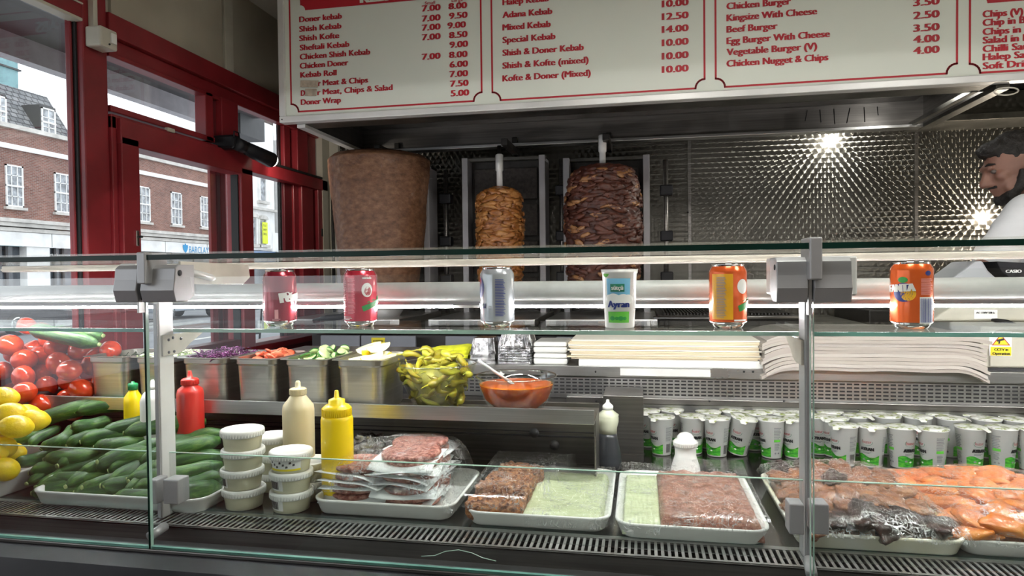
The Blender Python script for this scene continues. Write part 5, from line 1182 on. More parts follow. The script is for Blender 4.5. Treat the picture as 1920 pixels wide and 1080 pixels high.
# bowls
def bowl(name, label, cx, Y, R0, Rt, zt, n=56, k1=.58, k2=.84):
    c = aY(Y, cx, 700); t = thing(name, label, 'bowl', (c.x, Y, SHELF+.0008)); H = zt-SHELF
    out = [(R0, 0), (R0+.006, .003), (R0+(Rt-R0)*k1, H*.35), (R0+(Rt-R0)*k2, H*.68), (Rt-.002, H-.004), (Rt, H-.002), (Rt+.001, H), (Rt-.002, H+.001), (Rt-.005, H-.002), (R0+(Rt-R0)*(k2-.01)-.003, H*.68), (R0+(Rt-R0)*(k1-.02)-.003, H*.35), (R0+.003, .006), (R0-.002, .004)]
    MB().lathe(out, n, cap0=True, cap1=True).build('glass_body', M['bowl'], t)
    MB().lathe([(Rt-.003, H-.0005), (Rt-.001, H+.0015), (Rt+.001, H+.0005), (Rt, H-.002)], n, cap0=False, cap1=False).build('rim', glassy('bowl rim', (.75, .82, .78), .2, .05, .6), t)
    return t, c
pb, pc_ = bowl('pepper_bowl', 'glass bowl heaped with pickled green chilli peppers', 818, 1.49, .046, .094, 1.094, 56, .45, .78)
sb, sc_ = bowl('sauce_bowl', 'glass bowl of orange chilli sauce with a spoon in it', 968, 1.47, .052, .090, 1.072)
M['sauce'] = mottled('chilli sauce', [(.35, (.44, .06, .006)), (.55, (.58, .10, .010)), (.75, (.68, .19, .03))], 60, .3, .3, 140, .002, coat=.3)
M['sauce_oil'] = plain('oily sauce rim', (.70, .22, .01), .2, coat=.5)
H = 1.072-SHELF
MB().lathe([(.047, .007), (.070, H*.36-.001), (.0800, H*.68-.001), (.0822, H*.76)], 48, cap1=False).build('sauce', M['sauce'], sb)
mb = MB(); N = 48; rows = [(.0822, H*.76, 1), (.0795, H*.765, 1), (.077, H*.77, 0)] + [(.077*(1-k/8), H*.77+.0012*random.uniform(-1, 1), 0) for k in range(1, 8)] + [(.001, H*.77, 0)]
vs = [((r)*math.cos(2*PI*i/N), r*math.sin(2*PI*i/N), z+(.0014*noise.noise(Vector((r*90*math.cos(2*PI*i/N), r*90*math.sin(2*PI*i/N), 0))) if m_ == 0 else 0)) for r, z, m_ in rows for i in range(N)]
for j in range(len(rows)-1): pass
mb.add(vs, [(j*N+i, j*N+(i+1) % N, (j+1)*N+(i+1) % N, (j+1)*N+i) for j in range(len(rows)-1) for i in range(N)], 0, True)
for k in range(2*N): mb.m[k] = 1
mb.build('sauce_surface', [M['sauce'], M['sauce_oil']], sb)
t = thing('spoon', 'white handled spoon leaning in the chilli sauce bowl', 'spoon', absolute=True)
a, b = aY(1.40, 897, 676), aY(1.455, 950, 712); MB().tube([a, a+(b-a)*.5, b], [.0028, .0030, .0034], 10).build('handle', M['white'], t)
MB().ell(b+(b-a).normalized()*.010, (.012, .009, .004), 14, 8, Euler((0, .5, 0)).to_matrix()).build('spoon_head', M['alu'], t)
# peppers
M['pepper'] = mottled('pickled pepper', [(.3, (.20, .17, .012)), (.55, (.36, .31, .022)), (.8, (.52, .42, .045))], 18, .28, .25, 60, coat=.35, sss=.1)
M['pepper2'] = mottled('bright pickled pepper', [(.3, (.36, .35, .02)), (.8, (.58, .54, .05))], 18, .28, .2, 60, coat=.35, sss=.1)
def pepper(k):
    L = .070; mb = MB(); n = 9; pts = []; rad = []
    for j in range(n+1):
        u = j/n; pts.append((L*(u-.5), .010*math.sin(u*PI*(1+.4*k))*(1 if k % 2 else -1), .004*math.cos(u*5+k))); rad.append(.0115*min(1, (u*6)**.5)*(1-u)**.45*(1+.12*math.sin(u*9+k))+.0008)
    mb.tube(pts, rad, 10, sec=lambda i, n: 1+.08*math.sin(i*2.1)); p0 = Vector(pts[0])
    o = mb.build('pickled_pepper', M['pepper'] if k != 1 else M['pepper2'])
    s = MB().tube([p0+Vector((.002, 0, 0)), p0+Vector((-.008, .001, .001)), p0+Vector((-.020, .004, .006))], [.0022, .0014, .0012], 6).build('stem', M['pepper2'], o)
    tag(o, 'pickled green pepper in the glass bowl heap', 'pepper', 'pickled peppers in the glass bowl'); return o
protos = [pepper(k) for k in range(4)]; used = set(); rp_ = random.Random(5)
def Rb(z): u = z/(1.094-SHELF); return .046+.048*min(1, u*1.25)
cnt = 0
def put_pepper(z, rad, ang, tilt, yaw, k, s=1):
    o = protos[k]
    if k in used: o = dup(protos[k])
    used.add(k)
    o.location = (pc_.x+rad*math.cos(ang), 1.49+rad*math.sin(ang), SHELF+z); o.rotation_euler = (rp_.uniform(0, 6), tilt, yaw); o.scale = (s, s, s)
for i in range(34):      # against the glass
    z = .012+.085*((i*7) % 34)/34; a = 2*PI*i/34*1.0+rp_.uniform(-.1, .1); r = Rb(z)-.014; put_pepper(z, r, a, rp_.uniform(-.8, .8), a+PI/2+rp_.uniform(-.2, .2), i % 4, rp_.uniform(.62, .85))
for i in range(34):      # heap
    z = .075+.052*(i/34); r = .070*(1-i/40)*rp_.uniform(.5, 1); a = i*2.4; put_pepper(z, r, a, rp_.uniform(-.5, .5), rp_.uniform(0, 6), i % 4, rp_.uniform(.6, .9))
for i, (dx, dz, tl_, yw) in enumerate(((-.055, .115, .2, .3), (-.02, .121, -.4, 2.6), (.04, .118, .15, .1), (.062, .110, -.2, 2.0))): put_pepper(dz, abs(dx), PI if dx < 0 else 0, tl_, yw, i, .75)
MB().lathe([(.045, .008), (.065, .06), (.05, .09), (.02, .10)], 20).build('brine_core', plain('packed peppers', (.30, .28, .03), .5, 0, .3, 40), pb)
# ================================================================ BOTTLES
def bottle(name, label, x, ybase_Y, prof, mats, parts, cat='bottle', seg=36):
    q = aZ(DECK, x, 900); c = aY(ybase_Y, x, 800); t = thing(name, label, cat, (c.x, ybase_Y, DECK+.0005))
    for nm, pr, mt in parts: MB().lathe(pr, seg).build(nm, mt, t)
    return t
def capribs(r, z0, z1, mat, t, n=30):
    mb = MB()
    for i in range(n): a = 2*PI*i/n; mb.obox((r*math.cos(a), r*math.sin(a), (z0+z1)/2), (.0015, .0022, z1-z0), Matrix.Rotation(a, 3, 'Z'))
    mb.build('cap_ribs', mat, t)['kind'] = 'stuff'
mayo = plain('cream bottle', (.66, .57, .36), .4, 0, .02, 8, coat=.15); must = plain('yellow bottle', (.93, .66, .002), .35, 0, .02, 8, coat=.2); ket = plain('red bottle', (.58, .03, .02), .35, 0, .03, 8, coat=.2)
t = bottle('squeeze_bottle', 'cream coloured squeeze bottle with a nozzle cap', 560, 1.30, None, None, [('bottle_body', [(.030, 0), (.0325, .003), (.0325, .175), (.031, .185), (.0175, .203), (.016, .206)], mayo), ('cap', [(.0165, .206), (.0170, .207), (.0170, .219), (.014, .221), (.006, .222), (.0055, .232), (.003, .236)], mayo)]); capribs(.017, .2075, .2185, mayo, t)
t = bottle('squeeze_bottle', 'bright yellow squeeze bottle with a stepped nozzle cap', 632, 1.245, None, None, [('bottle_body', [(.030, 0), (.0315, .003), (.0315, .170), (.030, .176), (.028, .178)], must), ('cap', [(.0285, .178), (.0288, .193), (.022, .199), (.0165, .200), (.0160, .209), (.009, .212), (.005, .214), (.0035, .227), (.002, .228)], must)]); capribs(.0288, .1785, .192, must, t, 44)
t = bottle('squeeze_bottle', 'red squeeze bottle half hidden behind the cucumbers', 358, 1.345, None, None, [('bottle_body', [(.027, 0), (.0285, .003), (.0285, .195), (.026, .205), (.017, .212), (.0165, .215)], ket), ('cap', [(.0180, .215), (.0182, .226), (.015, .229), (.006, .231), (.004, .243), (.0035, .246)], ket)]); capribs(.0183, .2155, .2255, ket, t)
t = bottle('squeeze_bottle', 'white squeeze bottle almost hidden behind the left post', 288, 1.33, None, None, [('bottle_body', [(.024, 0), (.0265, .003), (.0265, .180), (.022, .192), (.012, .205)], M['white']), ('cap', [(.012, .205), (.012, .214), (.005, .217), (.003, .226)], M['white'])])
t = bottle('lemon_juice_bottle', 'small yellow lemon juice bottle with a green cap', 251, 1.36, None, None, [('bottle_body', [(.018, 0), (.020, .003), (.020, .168), (.019, .180), (.010, .194), (.009, .197)], must), ('cap', [(.0105, .197), (.0108, .210), (.009, .212), (.004, .213), (.003, .216)], plain('green cap', (.01, .22, .07), .4))])
lat = lambda c, z, t_: None
M['milky'] = plain('milky translucent plastic', (.62, .63, .48), .4, 0, .04, 8, coat=.2); M['vinegar'] = plain('dark vinegar seen through the bottle', (.035, .038, .045), .3, 0, .1, 8, coat=.3)
t = bottle('vinegar_bottle', 'waisted dark vinegar bottle with a white nozzle cap', 1140, 1.575, None, None, [('bottle_foot', [(.028, 0), (.0310, .003), (.0310, .020), (.0295, .024), (.030, .028), (.0285, .040), (.0215, .072), (.0205, .082)], M['vinegar']), ('bottle_top', [(.0205, .082), (.021, .095), (.0245, .108), (.0250, .118), (.024, .121), (.0255, .125), (.012, .135), (.0115, .137)], M['milky']), ('cap', [(.0120, .137), (.0125, .145), (.010, .148), (.004, .154), (.0035, .160)], M['white'])])
t = bottle('salt_shaker', 'white plastic salt shaker with a domed lid among the drink cups', 1285, 1.49, None, None, [('shaker_body', [(.0300, 0), (.0318, .004), (.0318, .014), (.0300, .017), (.0318, .020), (.0305, .032), (.0225, .060), (.0225, .074), (.0245, .080)], M['white']), ('shaker_lid', [(.0255, .080), (.0258, .089), (.0235, .092), (.0185, .095), (.0175, .100), (.0125, .106), (.004, .109)], M['tray'])], 'shaker')
capribs(.0258, .081, .088, M['tray'], t, 40)
# ================================================================ TUBS
M['tub'] = plain('creamy dip seen through the tub', (.66, .64, .46), .35, 0, .06, 20, coat=.3); M['tublid'] = glassy('milky lid', (.9, .9, .88), .06, .1, .5, haze=.62, hazecol=(.85, .85, .82)); M['tublid2'] = plain('milky plastic lid', (.80, .80, .77), .3, 0, .03, 20, coat=.3)
M['pinktub'] = plain('pink dip', (.62, .42, .38), .35, 0, .05, 20)
def tub():
    t = thing('dip_tub', '', 'tub', (0, 0, 0))
    MB().lathe([(.032, 0), (.0342, .001), (.0380, .029), (.0380, .0325)], 36).build('tub_body', M['tub'], t)
    MB().lathe([(.0390, .0255), (.0410, .0262), (.0415, .0375), (.0395, .0395), (.0370, .0398), (.0350, .0375), (.001, .0372)], 40, cap0=False).build('tub_lid', M['tublid2'], t)
    o = MB()
    for i in range(46): a = 2*PI*i/46; o.obox((.0413*math.cos(a), .0413*math.sin(a), .0315), (.0012, .0022, .0075), Matrix.Rotation(a, 3, 'Z'))
    o.build('lid_ribs', M['tublid2'], t)['kind'] = 'stuff'
    return t
t0 = tub(); first = True
def put_tub(x, Y, k, label, rot=0, lab=None):
    global first
    c = aY(Y, x, 900)
    o = t0 if first else dup(t0); first = False
    o.location = (c.x+random.uniform(-.0015, .0015), Y, DECK+.0008+.0385*k); o.rotation_euler = (0, 0, rot); o['label'] = label; o['group'] = 'dip tubs stacked between cucumbers and burgers'
    if lab:
        mb = MB(); rfn = lambda z: .0343+(.0038)*(z/.029); a0 = VA-rot+lab[1]
        wrap_patch(mb, rfn, a0-lab[2], a0+lab[2], .006, .027, 0, .0004)
        q = mb.build('paper_label', M['white'], o); mb = MB()
        if lab[0] == 'code':
            for i in range(12): s = a0-lab[2]*.8+lab[2]*1.3*i/12; wrap_patch(mb, rfn, s, s+.035*(1+(i % 2)*.6), .009, .024, 0, .0007, 1, 1)
            mb.build('barcode', M['dgrey'], q)
        else:
            for i in range(9): f_ = wrapfn(rfn, a0-lab[2]*.8+lab[2]*1.6*i/9, .014+.004*((i*5) % 3), .0007); h_ = .0025; mb.add([f_(-h_, -h_), f_(h_, -h_*.6), f_(h_*.7, h_), f_(-h_*.8, h_*.7)], [(0, 1, 2, 3)])
            mb.build('olive_print', M['dgrey'], q); mb = MB(); wrap_patch(mb, rfn, a0-lab[2], a0+lab[2], .006, .010, 0, .0006); mb.build('yellow_stripe', M['yellow'], q)

nm_ = ['bottom', 'second', 'third', 'top']
for k in range(4): put_tub(456, 1.205, k, f'creamy dip tub, {nm_[k]} of the tallest stack beside the cucumbers', .3*k, ('code', -.55, .28) if k == 1 else None)
nm3 = ['bottom', 'middle', 'top']
for k in range(3): put_tub(546, 1.205, k, f'creamy dip tub, {nm3[k]} of the front stack beside the burger tray', .5*k, [('code', -.5, .55), ('code', -.45, .5), ('olive', 0, 1.0)][k])
for k in range(3): put_tub(516, 1.315, k, f'creamy dip tub, {nm3[k]} of the stack behind the two front stacks', .2*k)
for k in range(2): put_tub(585, 1.275, k, f'pinkish dip tub, {["lower", "upper"][k]} of two squeezed behind the burger tray', .7*k)
# ================================================================ DRINK CUPS ON THE DECK
def ayran_cup():
    t = thing('yoghurt_drink_cup', '', 'cup', (0, 0, 0)); h = .094
    rf = lambda z: .0235+.0078*(z/.092)
    b = MB().lathe([(.0215, .0), (.0225, .0005), (.0232, .001), (.0313, .091), (.0330, .092), (.0333, .094), (.0312, .0945)], 40, cap1=False).build('cup_body', M['white'], t)
    l_ = MB().lathe([(.0335, .0945), (.0338, .0955), (.02, .0962), (.001, .0958)], 30, cap0=False, cap1=False).build('foil_lid', M['lidprint'], t)
    mb = MB(); mb.grid(lambda u, v: ((.0332+.010*v)*math.cos(-1.2+.7*(u-.5)*(1-.6*v)), (.0332+.010*v)*math.sin(-1.2+.7*(u-.5)*(1-.6*v)), .095-.006*v*v), 6, 4); mb.build('lid_tab', M['lidprint'], t)
    for s in (0, PI):
        a = VA+s
        mb = MB(); wrap_patch(mb, rf, a-.95, a+1.0, .004, .024, 0, .0002, 14); N = 14
        mb.grid(lambda u, v: tuple(Vector((math.cos(a-.95+1.95*u), math.sin(a-.95+1.95*u), 0))*(rf(.024+.006*v)+.0002)+Vector((0, 0, .024+(.003+.004*math.sin(u*7))*v))), 14, 1)
        mb.build('meadow_print', M['meadow'], b)
        dec(b, rf, 'text', a, .040, M['ink'], 'AYRAN', .0078, .029, 0, 'lettering', bold=.04); dec(b, rf, 'lines', a, .033, gry, '2', .005, None, 0, 'small_print', .8)
        mb = MB(); f_ = wrapfn(rf, a, .060, .0003); n_ = 14
        for i in range(n_):
            q0, q1 = PI*.75+PI*1.3*i/n_, PI*.75+PI*1.3*(i+1)/n_; mb.add([f_(.0125*math.cos(q0), .0085*math.sin(q0)), f_(.0125*math.cos(q1), .0085*math.sin(q1)), f_(.0117*math.cos(q1), .0077*math.sin(q1)), f_(.0117*math.cos(q0), .0077*math.sin(q0))], [(0, 1, 2, 3)])
        mb.build('logo_arc', M['arc'], b); dec(b, rf, 'text', a, .0575, M['signr'], 'huzur', .007, .020, 0, 'logo', bold=.0)
        dec(b, rf, 'disc', a-.3, .018, gry, h=.0022, w=1.4, nm='cow_print'); dec(b, rf, 'disc', a+.1, .016, wm, h=.002, w=1.5, nm='cow_print')
    a = VA+PI/2; dec(b, rf, 'lines', a, .038, gry, '12', .036, None, 0, 'small_print', .62); dec(b, rf, 'bars', a, .008, M['ink'], '12', .022, None, 0, 'barcode', .5)
    a = VA-PI/2; dec(b, rf, 'lines', a, .050, gry, '8', .030, None, 0, 'small_print', .62); dec(b, rf, 'patch', a, .042, grn2, None, .006, nm='green_block', aw=.6); dec(b, rf, 'lines', a, .022, gry, '6', .017, None, 0, 'small_print', .5); dec(b, rf, 'disc', a-.15, .014, gry, h=.0022, w=1, nm='symbol'); dec(b, rf, 'disc', a+.15, .014, gry, h=.0022, w=1, nm='symbol')
    return t
M['meadow'] = mottled('green meadow print', [(.3, (.005, .10, .01)), (.5, (.03, .30, .02)), (.75, (.22, .55, .04))], 90, .4, 0, scale=(1, 1, 3)); M['arc'] = plain('arc print', (.15, .35, .25), .4)
M['lidprint'] = mottled('printed foil lid', [(.50, (.66, .66, .62)), (.56, (.16, .20, .04)), (.60, (.30, .34, .10)), (.66, (.62, .62, .58))], 40, .3, .3, 40, detail=2)
cp0 = ayran_cup(); fc = True
def put_cup(x, y, label, rot, tilt=0, group='yoghurt drink cups on the deck'):
    global fc
    q = aZ(DECK, x, y); o = cp0 if fc else dup(cp0); fc = False
    o.location = (q.x, q.y+.022, DECK+.0008+(.022*math.sin(abs(tilt)) if tilt else 0)); o.rotation_euler = (0, tilt, rot); o['label'] = label; o['group'] = group; o.scale = (.985,)*3
    return o
ordn = ['first', 'second', 'third', 'fourth', 'fifth', 'sixth', 'seventh', 'eighth', 'ninth', 'tenth', 'eleventh', 'twelfth', 'thirteenth']
front = [(1241, 855, -.9), (1300, 853, .25), (1346, 858, -.75), (1450, 861, 1.9), (1494, 861, -.9), (1587, 876, -1.05), (1640, 878, -.65), (1697, 880, .35), (1757, 885, 1.75), (1828, 881, .25), (1888, 882, .75), (1945, 885, 0)]
for i, (x, y, r) in enumerate(front): put_cup(x, y, f'yoghurt drink cup in the front row, {ordn[i]} upright one from the left', r)
o = put_cup(1385, 857, 'yoghurt drink cup leaning over to the right in the front row', -.55, .20)
mid = [(1215, 843, -.5), (1330, 846, .2), (1416, 849, .3), (1476, 851, 2.2), (1538, 857, -.2), (1570, 862, -1.0), (1612, 856, .4), (1668, 857, 1.9), (1727, 859, -.4), (1790, 862, .8), (1858, 864, 2.9), (1915, 866, .3)]
for i, (x, y, r) in enumerate(mid): put_cup(x, y-3, f'yoghurt drink cup in the second row behind, {ordn[i]} from the left', r)
back = [1260, 1375, 1440, 1505, 1560, 1640, 1700, 1760, 1825, 1890]
for i, x in enumerate(back): put_cup(x, 838+ (x-1260)*.02, f'yoghurt drink cup in the rearmost row against the back panel, {ordn[i]} from the left', i*1.3)
# ================================================================ TRAYS
def tray_obj(name, label, X0, X1, Y0, Y1, z=DECK, h=.026, mat='tray', r=.035, flare=.010):
    t = thing(name, label, 'tray', ((X0+X1)/2, (Y0+Y1)/2, z+.0006)); w_, d_ = (X1-X0)/2, (Y1-Y0)/2; n = 7
    def loop(off, zz_):
        out = []; rr = max(r-off, .004); a, b = w_-off, d_-off
        for cx, cy, s in ((a-rr, b-rr, 0), (-a+rr, b-rr, 1), (-a+rr, -b+rr, 2), (a-rr, -b+rr, 3)):
            for k in range(n): q = PI/2*(s+k/(n-1)); out.append((cx+rr*math.cos(q), cy+rr*math.sin(q), zz_))
        return out
    N = 4*n; Ls = [loop(flare+.004, 0), loop(flare, .003), loop(.002, h-.005), loop(0, h-.003), loop(0, h), loop(.003, h+.001), loop(.007, h-.001), loop(flare+.005, .006), loop(flare+.012, .004)]
    fs = [(j*N+k, j*N+(k+1) % N, (j+1)*N+(k+1) % N, (j+1)*N+k) for j in range(len(Ls)-1) for k in range(N)]+[tuple(range(N)), tuple((len(Ls)-1)*N+k for k in range(N))]
    MB().add(sum(Ls, []), fs, 0, True).build('tray_body', M[mat], t)
    return t
def film(parent, label_name, x0, x1, y0, y1, zf, over=.010, seed=0, nu=130, nv=110, mat='film', drop=.022, amp=.0035):
    # absolute coordinates; drapes over zf(x, y), stretched in sharp creases, and hangs over the rim
    rd = random.Random(seed); dirs = [(math.cos(a), math.sin(a), rd.uniform(0, 9), sc) for a, sc in ((rd.uniform(.2, .7), 34), (rd.uniform(1.9, 2.6), 42), (rd.uniform(-.3, .2), 55), (rd.uniform(1.2, 1.7), 30))]
    def fn(u, v):
        U, V = u*1.16-.08, v*1.16-.08; x = x0+(x1-x0)*U; y = y0+(y1-y0)*V
        e = max(0, -U, U-1, -V, V-1)/.08; cx, cy = min(max(x, x0), x1), min(max(y, y0), y1)
        x = cx+(x-cx)*(.35 if e > 0 else 1); y = cy+(y-cy)*(.35 if e > 0 else 1)
        z = zf(cx, cy)+.003; wv = 0
        for c_, s_, o_, sc in dirs:
            p, q = x*c_+y*s_, -x*s_+y*c_; n_ = noise.noise(Vector((p*sc*.22+o_, q*sc*1.6+1.5*noise.noise(Vector((p*12, q*12, o_))), o_)))
            wv += max(0, 1-abs(n_)*4.5)**2*.55*max(0, .4+noise.noise(Vector((p*9, q*9, o_+5))))
        wv += .5*noise.noise(Vector((x*26+seed, y*26, seed)))
        return (x+.0015*wv, y+.0015*wv, z+amp*wv-e*drop+.002*(1 if e == 0 else 0))
    o = MB().grid(fn, nu, nv).build(label_name, M[mat]); return o
TR = {}
def corner(x, y, z=DECK+.027): q = aZ(z, x, y); return q.x, q.y
# --- cucumbers
x0, y0 = corner(30, 930); x1, _ = corner(418, 921); ty0 = 1.135; 
ct = tray_obj('white_tray', 'white enamel tray heaped with cucumbers', x0, x1, ty0, 1.42, h=.030)
M['cuc'] = mottled('cucumber skin stripes', [(.30, (.010, .042, .008)), (.46, (.022, .085, .014)), (.58, (.060, .165, .025)), (.72, (.16, .27, .06))], 5, .36, .5, 60, .003, scale=(1.2, 26, 26), detail=6, coat=.25)
M['cucend'] = plain('cucumber tip', (.30, .36, .14), .5, 0, .1, 60)
def cuc(k):
    L = .27; n = 14; pts = []; rad = []
    for j in range(n+1):
        u = j/n; pts.append((L*(u-.5), .012*math.sin(u*PI)*(1 if k % 2 else -1)+.004*math.sin(u*6+k), .006*math.sin(u*PI+k))); e = min(1, math.sin(min(u, 1-u)*PI*2.6)**.6 if min(u, 1-u) < .19 else 1); rad.append(.0165*max(.25 if u < .5 else .35, e)*(1+.03*math.sin(u*14+k)))
    o = MB().tube(pts, rad, 20, sec=lambda i, n: 1+.035*math.cos(i*PI*2/20*7+k)).build('cucumber', M['cuc'])
    MB().lathe([(.0045, 0), (.0045, .004), (.002, .005)], 10, (pts[0][0]-.001, pts[0][1], pts[0][2]), M=Matrix.Rotation(-PI/2, 3, 'Y')).build('stem_end', M['cucend'], o)
    tag(o, 'dark green ridged cucumber in the heap on the white tray', 'cucumber', 'cucumbers heaped on the white tray'); return o
cps = [cuc(k) for k in range(4)]; cused = set()
def put_cuc(xa, ya, xb, yb, Ya=None, Yb=None, k=0, thick=1.0, label=None, group=None):
    ym = (ya+yb)/2
    Yc = 1.185+max(0, (930-ym))/180*.20
    Ya = Ya if Ya else Yc-.028; Yb = Yb if Yb else Yc+.040
    A, B = aY(Ya, xa, ya), aY(Yb, xb, yb); o = cps[k]
    if k in cused: o = dup(cps[k])
    cused.add(k); o['label'] = 'dark green ridged cucumber in the heap on the white tray'; d = B-A; o.location = (A+B)/2; o.rotation_mode = 'QUATERNION'; q = d.to_track_quat('X', 'Z'); o.rotation_quaternion = q
    s = d.length/.27; o.scale = (s, thick*1.14, thick*1.14)
    if label: o['label'] = label; o['group'] = group or o['group']
    return o
CU = [(66, 792, 205, 755, 1), (142, 777, 288, 748, .95), (3, 836, 92, 796, .95), (190, 812, 353, 765, 1.05), (234, 812, 387, 790, .98), (58, 838, 112, 798, .6), (82, 846, 142, 796, .9), (133, 802, 210, 788, .9), (125, 836, 190, 812, .8), (152, 834, 260, 808, .95), (178, 844, 300, 812, .95), (250, 842, 416, 810, 1.0), (262, 868, 414, 824, 1.02), (280, 888, 418, 850, 1.0),
      (83, 868, 220, 838, 1), (102, 892, 230, 846, 1), (176, 880, 300, 842, 1.05), (205, 888, 330, 850, .95), (240, 905, 416, 866, 1.0), (300, 922, 417, 892, 1.0), (318, 934, 414, 912, .95), (55, 893, 170, 872, .95), (95, 906, 230, 880, .95), (190, 912, 340, 890, 1.0), (60, 925, 180, 908, .95), (140, 930, 290, 905, .98), (215, 938, 350, 915, .95), (28, 868, 100, 850, .75), (75, 916, 200, 895, .95), (250, 925, 380, 900, .95)]
for i, (a, b, c_, d, th) in enumerate(CU):
    lab = {0: 'cucumber lying across the top left of the heap, below the tomatoes', 1: 'topmost cucumber, its tip pointing at the left post', 2: 'cucumber reaching over to the lemons at the far left', 3: 'cucumber with a pale cut end facing forward near the top', 4: 'cucumber just below the red bottle, right of the post', 20: 'lowest cucumber in the right corner of the white tray'}.get(i)
    put_cuc(a, b, c_, d, k=i % 4, thick=th, label=lab)
for i, (xa, ya, th, dx, dz) in enumerate(((197, 912, 1.0, .06, .05), (128, 924, .9, .05, .035), (158, 926, .9, .08, .02), (88, 905, .9, .04, .05), (243, 902, .95, .07, .05), (112, 878, 1, .05, .03), (188, 872, 1.1, .09, .04), (70, 925, .9, .03, .03), (232, 930, .95, .04, .03), (262, 918, .9, .05, .03), (150, 893, 1, .06, .04), (52, 908, .85, .02, .05))):
    A = aY(1.172+.002*(930-ya)*.5, xa, ya); o = dup(cps[i % 4]); d = Vector((dx, .20, dz)); A.z = max(A.z, DECK+.024); o.location = A+d*.5; o.rotation_mode = 'QUATERNION'; o.rotation_quaternion = d.to_track_quat('X', 'Z'); s_ = d.length/.27; o.scale = (s_, th*1.12, th*1.12)
    o['label'] = 'cucumber low in the heap, its rounded tip pointing at the viewer'; o['group'] = 'cucumbers with tips forward'
MB().box(-.13, .13, -.06, .12, .005, .030).build('tray_liner', plain('dark green liner', (.02, .05, .02), .7), ct)
# two leafy greens / courgettes on top of the tomatoes
for i, (xa, ya, xb, yb, Yq, k) in enumerate(((60, 612, 187, 650, 1.37, 1), (110, 618, 193, 630, 1.42, 3))):
    o = put_cuc(xb, yb, xa, ya, Yq, Yq+.03, k, 1.0, 'bright green cucumber lying on top of the tomatoes, '+('front' if i == 0 else 'rear')+' one', 'cucumbers on the tomatoes')
# --- tomatoes
M['tom'] = mottled('tomato skin', [(.3, (.52, .035, .010)), (.6, (.64, .06, .016)), (.8, (.70, .11, .03))], 16, .16, .04, 30, coat=.7, sss=.15)
M['tomscar'] = plain('pale tomato scar', (.62, .30, .14), .5)
def tomato():
    o = MB().ell((0, 0, 0), (.0295, .0295, .0255), 28, 18, fn=lambda d: 1-.10*max(0, abs(d.z)-.90)*4+.015*math.cos(5*math.atan2(d.y, d.x))*(1-abs(d.z))).build('tomato', M['tom'])
    MB().lathe([(.0040, .0232), (.0028, .0242), (.0010, .0236)], 10, cap0=False).build('stem_scar', M['tomscar'], o)
    tag(o, 'ripe red tomato in the heap left of the steel pans', 'tomato', 'tomatoes heaped left of the steel pans'); return o
ORD = ['first', 'second', 'third', 'fourth', 'fifth', 'sixth', 'seventh', 'eighth', 'ninth', 'tenth']
tm = tomato(); TL = [(12, 648, 17), (49, 651, 22), (109, 651, 22), (147, 659, 20), (78, 638, 15), (205, 657, 19), (10, 678, 17), (45, 678, 23), (75, 670, 21), (111, 683, 22), (141, 694, 23), (172, 676, 14), (9, 698, 16), (46, 704, 23), (78, 699, 17), (155, 728, 22), (10, 720, 17), (86, 725, 19), (114, 720, 19), (49, 737, 24), (16, 744, 19), (86, 757, 22), (122, 748, 19), (50, 770, 14), (73, 775, 14), (176, 708, 12), (58, 626, 15), (30, 636, 15), (178, 690, 14), (62, 752, 16), (140, 765, 15), (-20, 660, 20), (-25, 700, 20), (-20, 740, 20)]
P3 = []
for x, y, r in TL:
    d_ = .0285*FOC/max(r, 19); Y = min(max(d_*.86, 1.30), 1.44); Y = 1.325+.5*(Y-1.30)+max(0, (760-y))/140*.10; P3.append(aY(Y, x, y))
for it in range(40):
    for i in range(len(P3)):
        for j in range(i+1, len(P3)):
            d = P3[j]-P3[i]; L = d.length
            if L < .052:
                d = Vector((d.x*.6, d.y*1.6+(.002 if d.y >= 0 else -.002), d.z*.6)).normalized()*((.052-L)/2); P3[i] -= d; P3[j] += d
    for p in P3: p.y = min(max(p.y, 1.27), 1.52); p.x = max(p.x, -1.565)
rr = random.Random(11)
for i, p in enumerate(P3):
    o = tm if i == 0 else dup(tm)
    o.location = p; o.rotation_euler = (rr.uniform(-.9, 1.9), rr.uniform(-.7, .7), rr.uniform(0, 6)); s = rr.uniform(.93, 1.03)*min(1.0, max(.85, TL[i][2]/21)); o.scale = (s, s, s)
    rw = TL[i][1]; RN = ['top row', 'second row', 'middle row', 'fourth row', 'bottom row']; rk = lambda y: 0 if y < 662 else 1 if y < 688 else 2 if y < 708 else 3 if y < 747 else 4
    same = sorted([q_[0] for q_ in TL if rk(q_[1]) == rk(rw)]); o['label'] = f'ripe red tomato in the {RN[rk(rw)]} of the heap, {ORD[same.index(TL[i][0])]} from the left'
    if i == 5: o['label'] = 'tomato lying apart behind the herb pan, rightmost tomato'
    if i == 15: o['label'] = 'tomato at the right foot of the heap, touching the herb pan'
t = thing('crate', 'dark crate holding the tomato heap', 'crate', absolute=True)
MB().box(-1.59, aY(1.5, 150, 740).x-.0, 1.36, 1.52, SHELF+.001, SHELF+.03).build('crate_floor', M['dgrey'], t, .003)
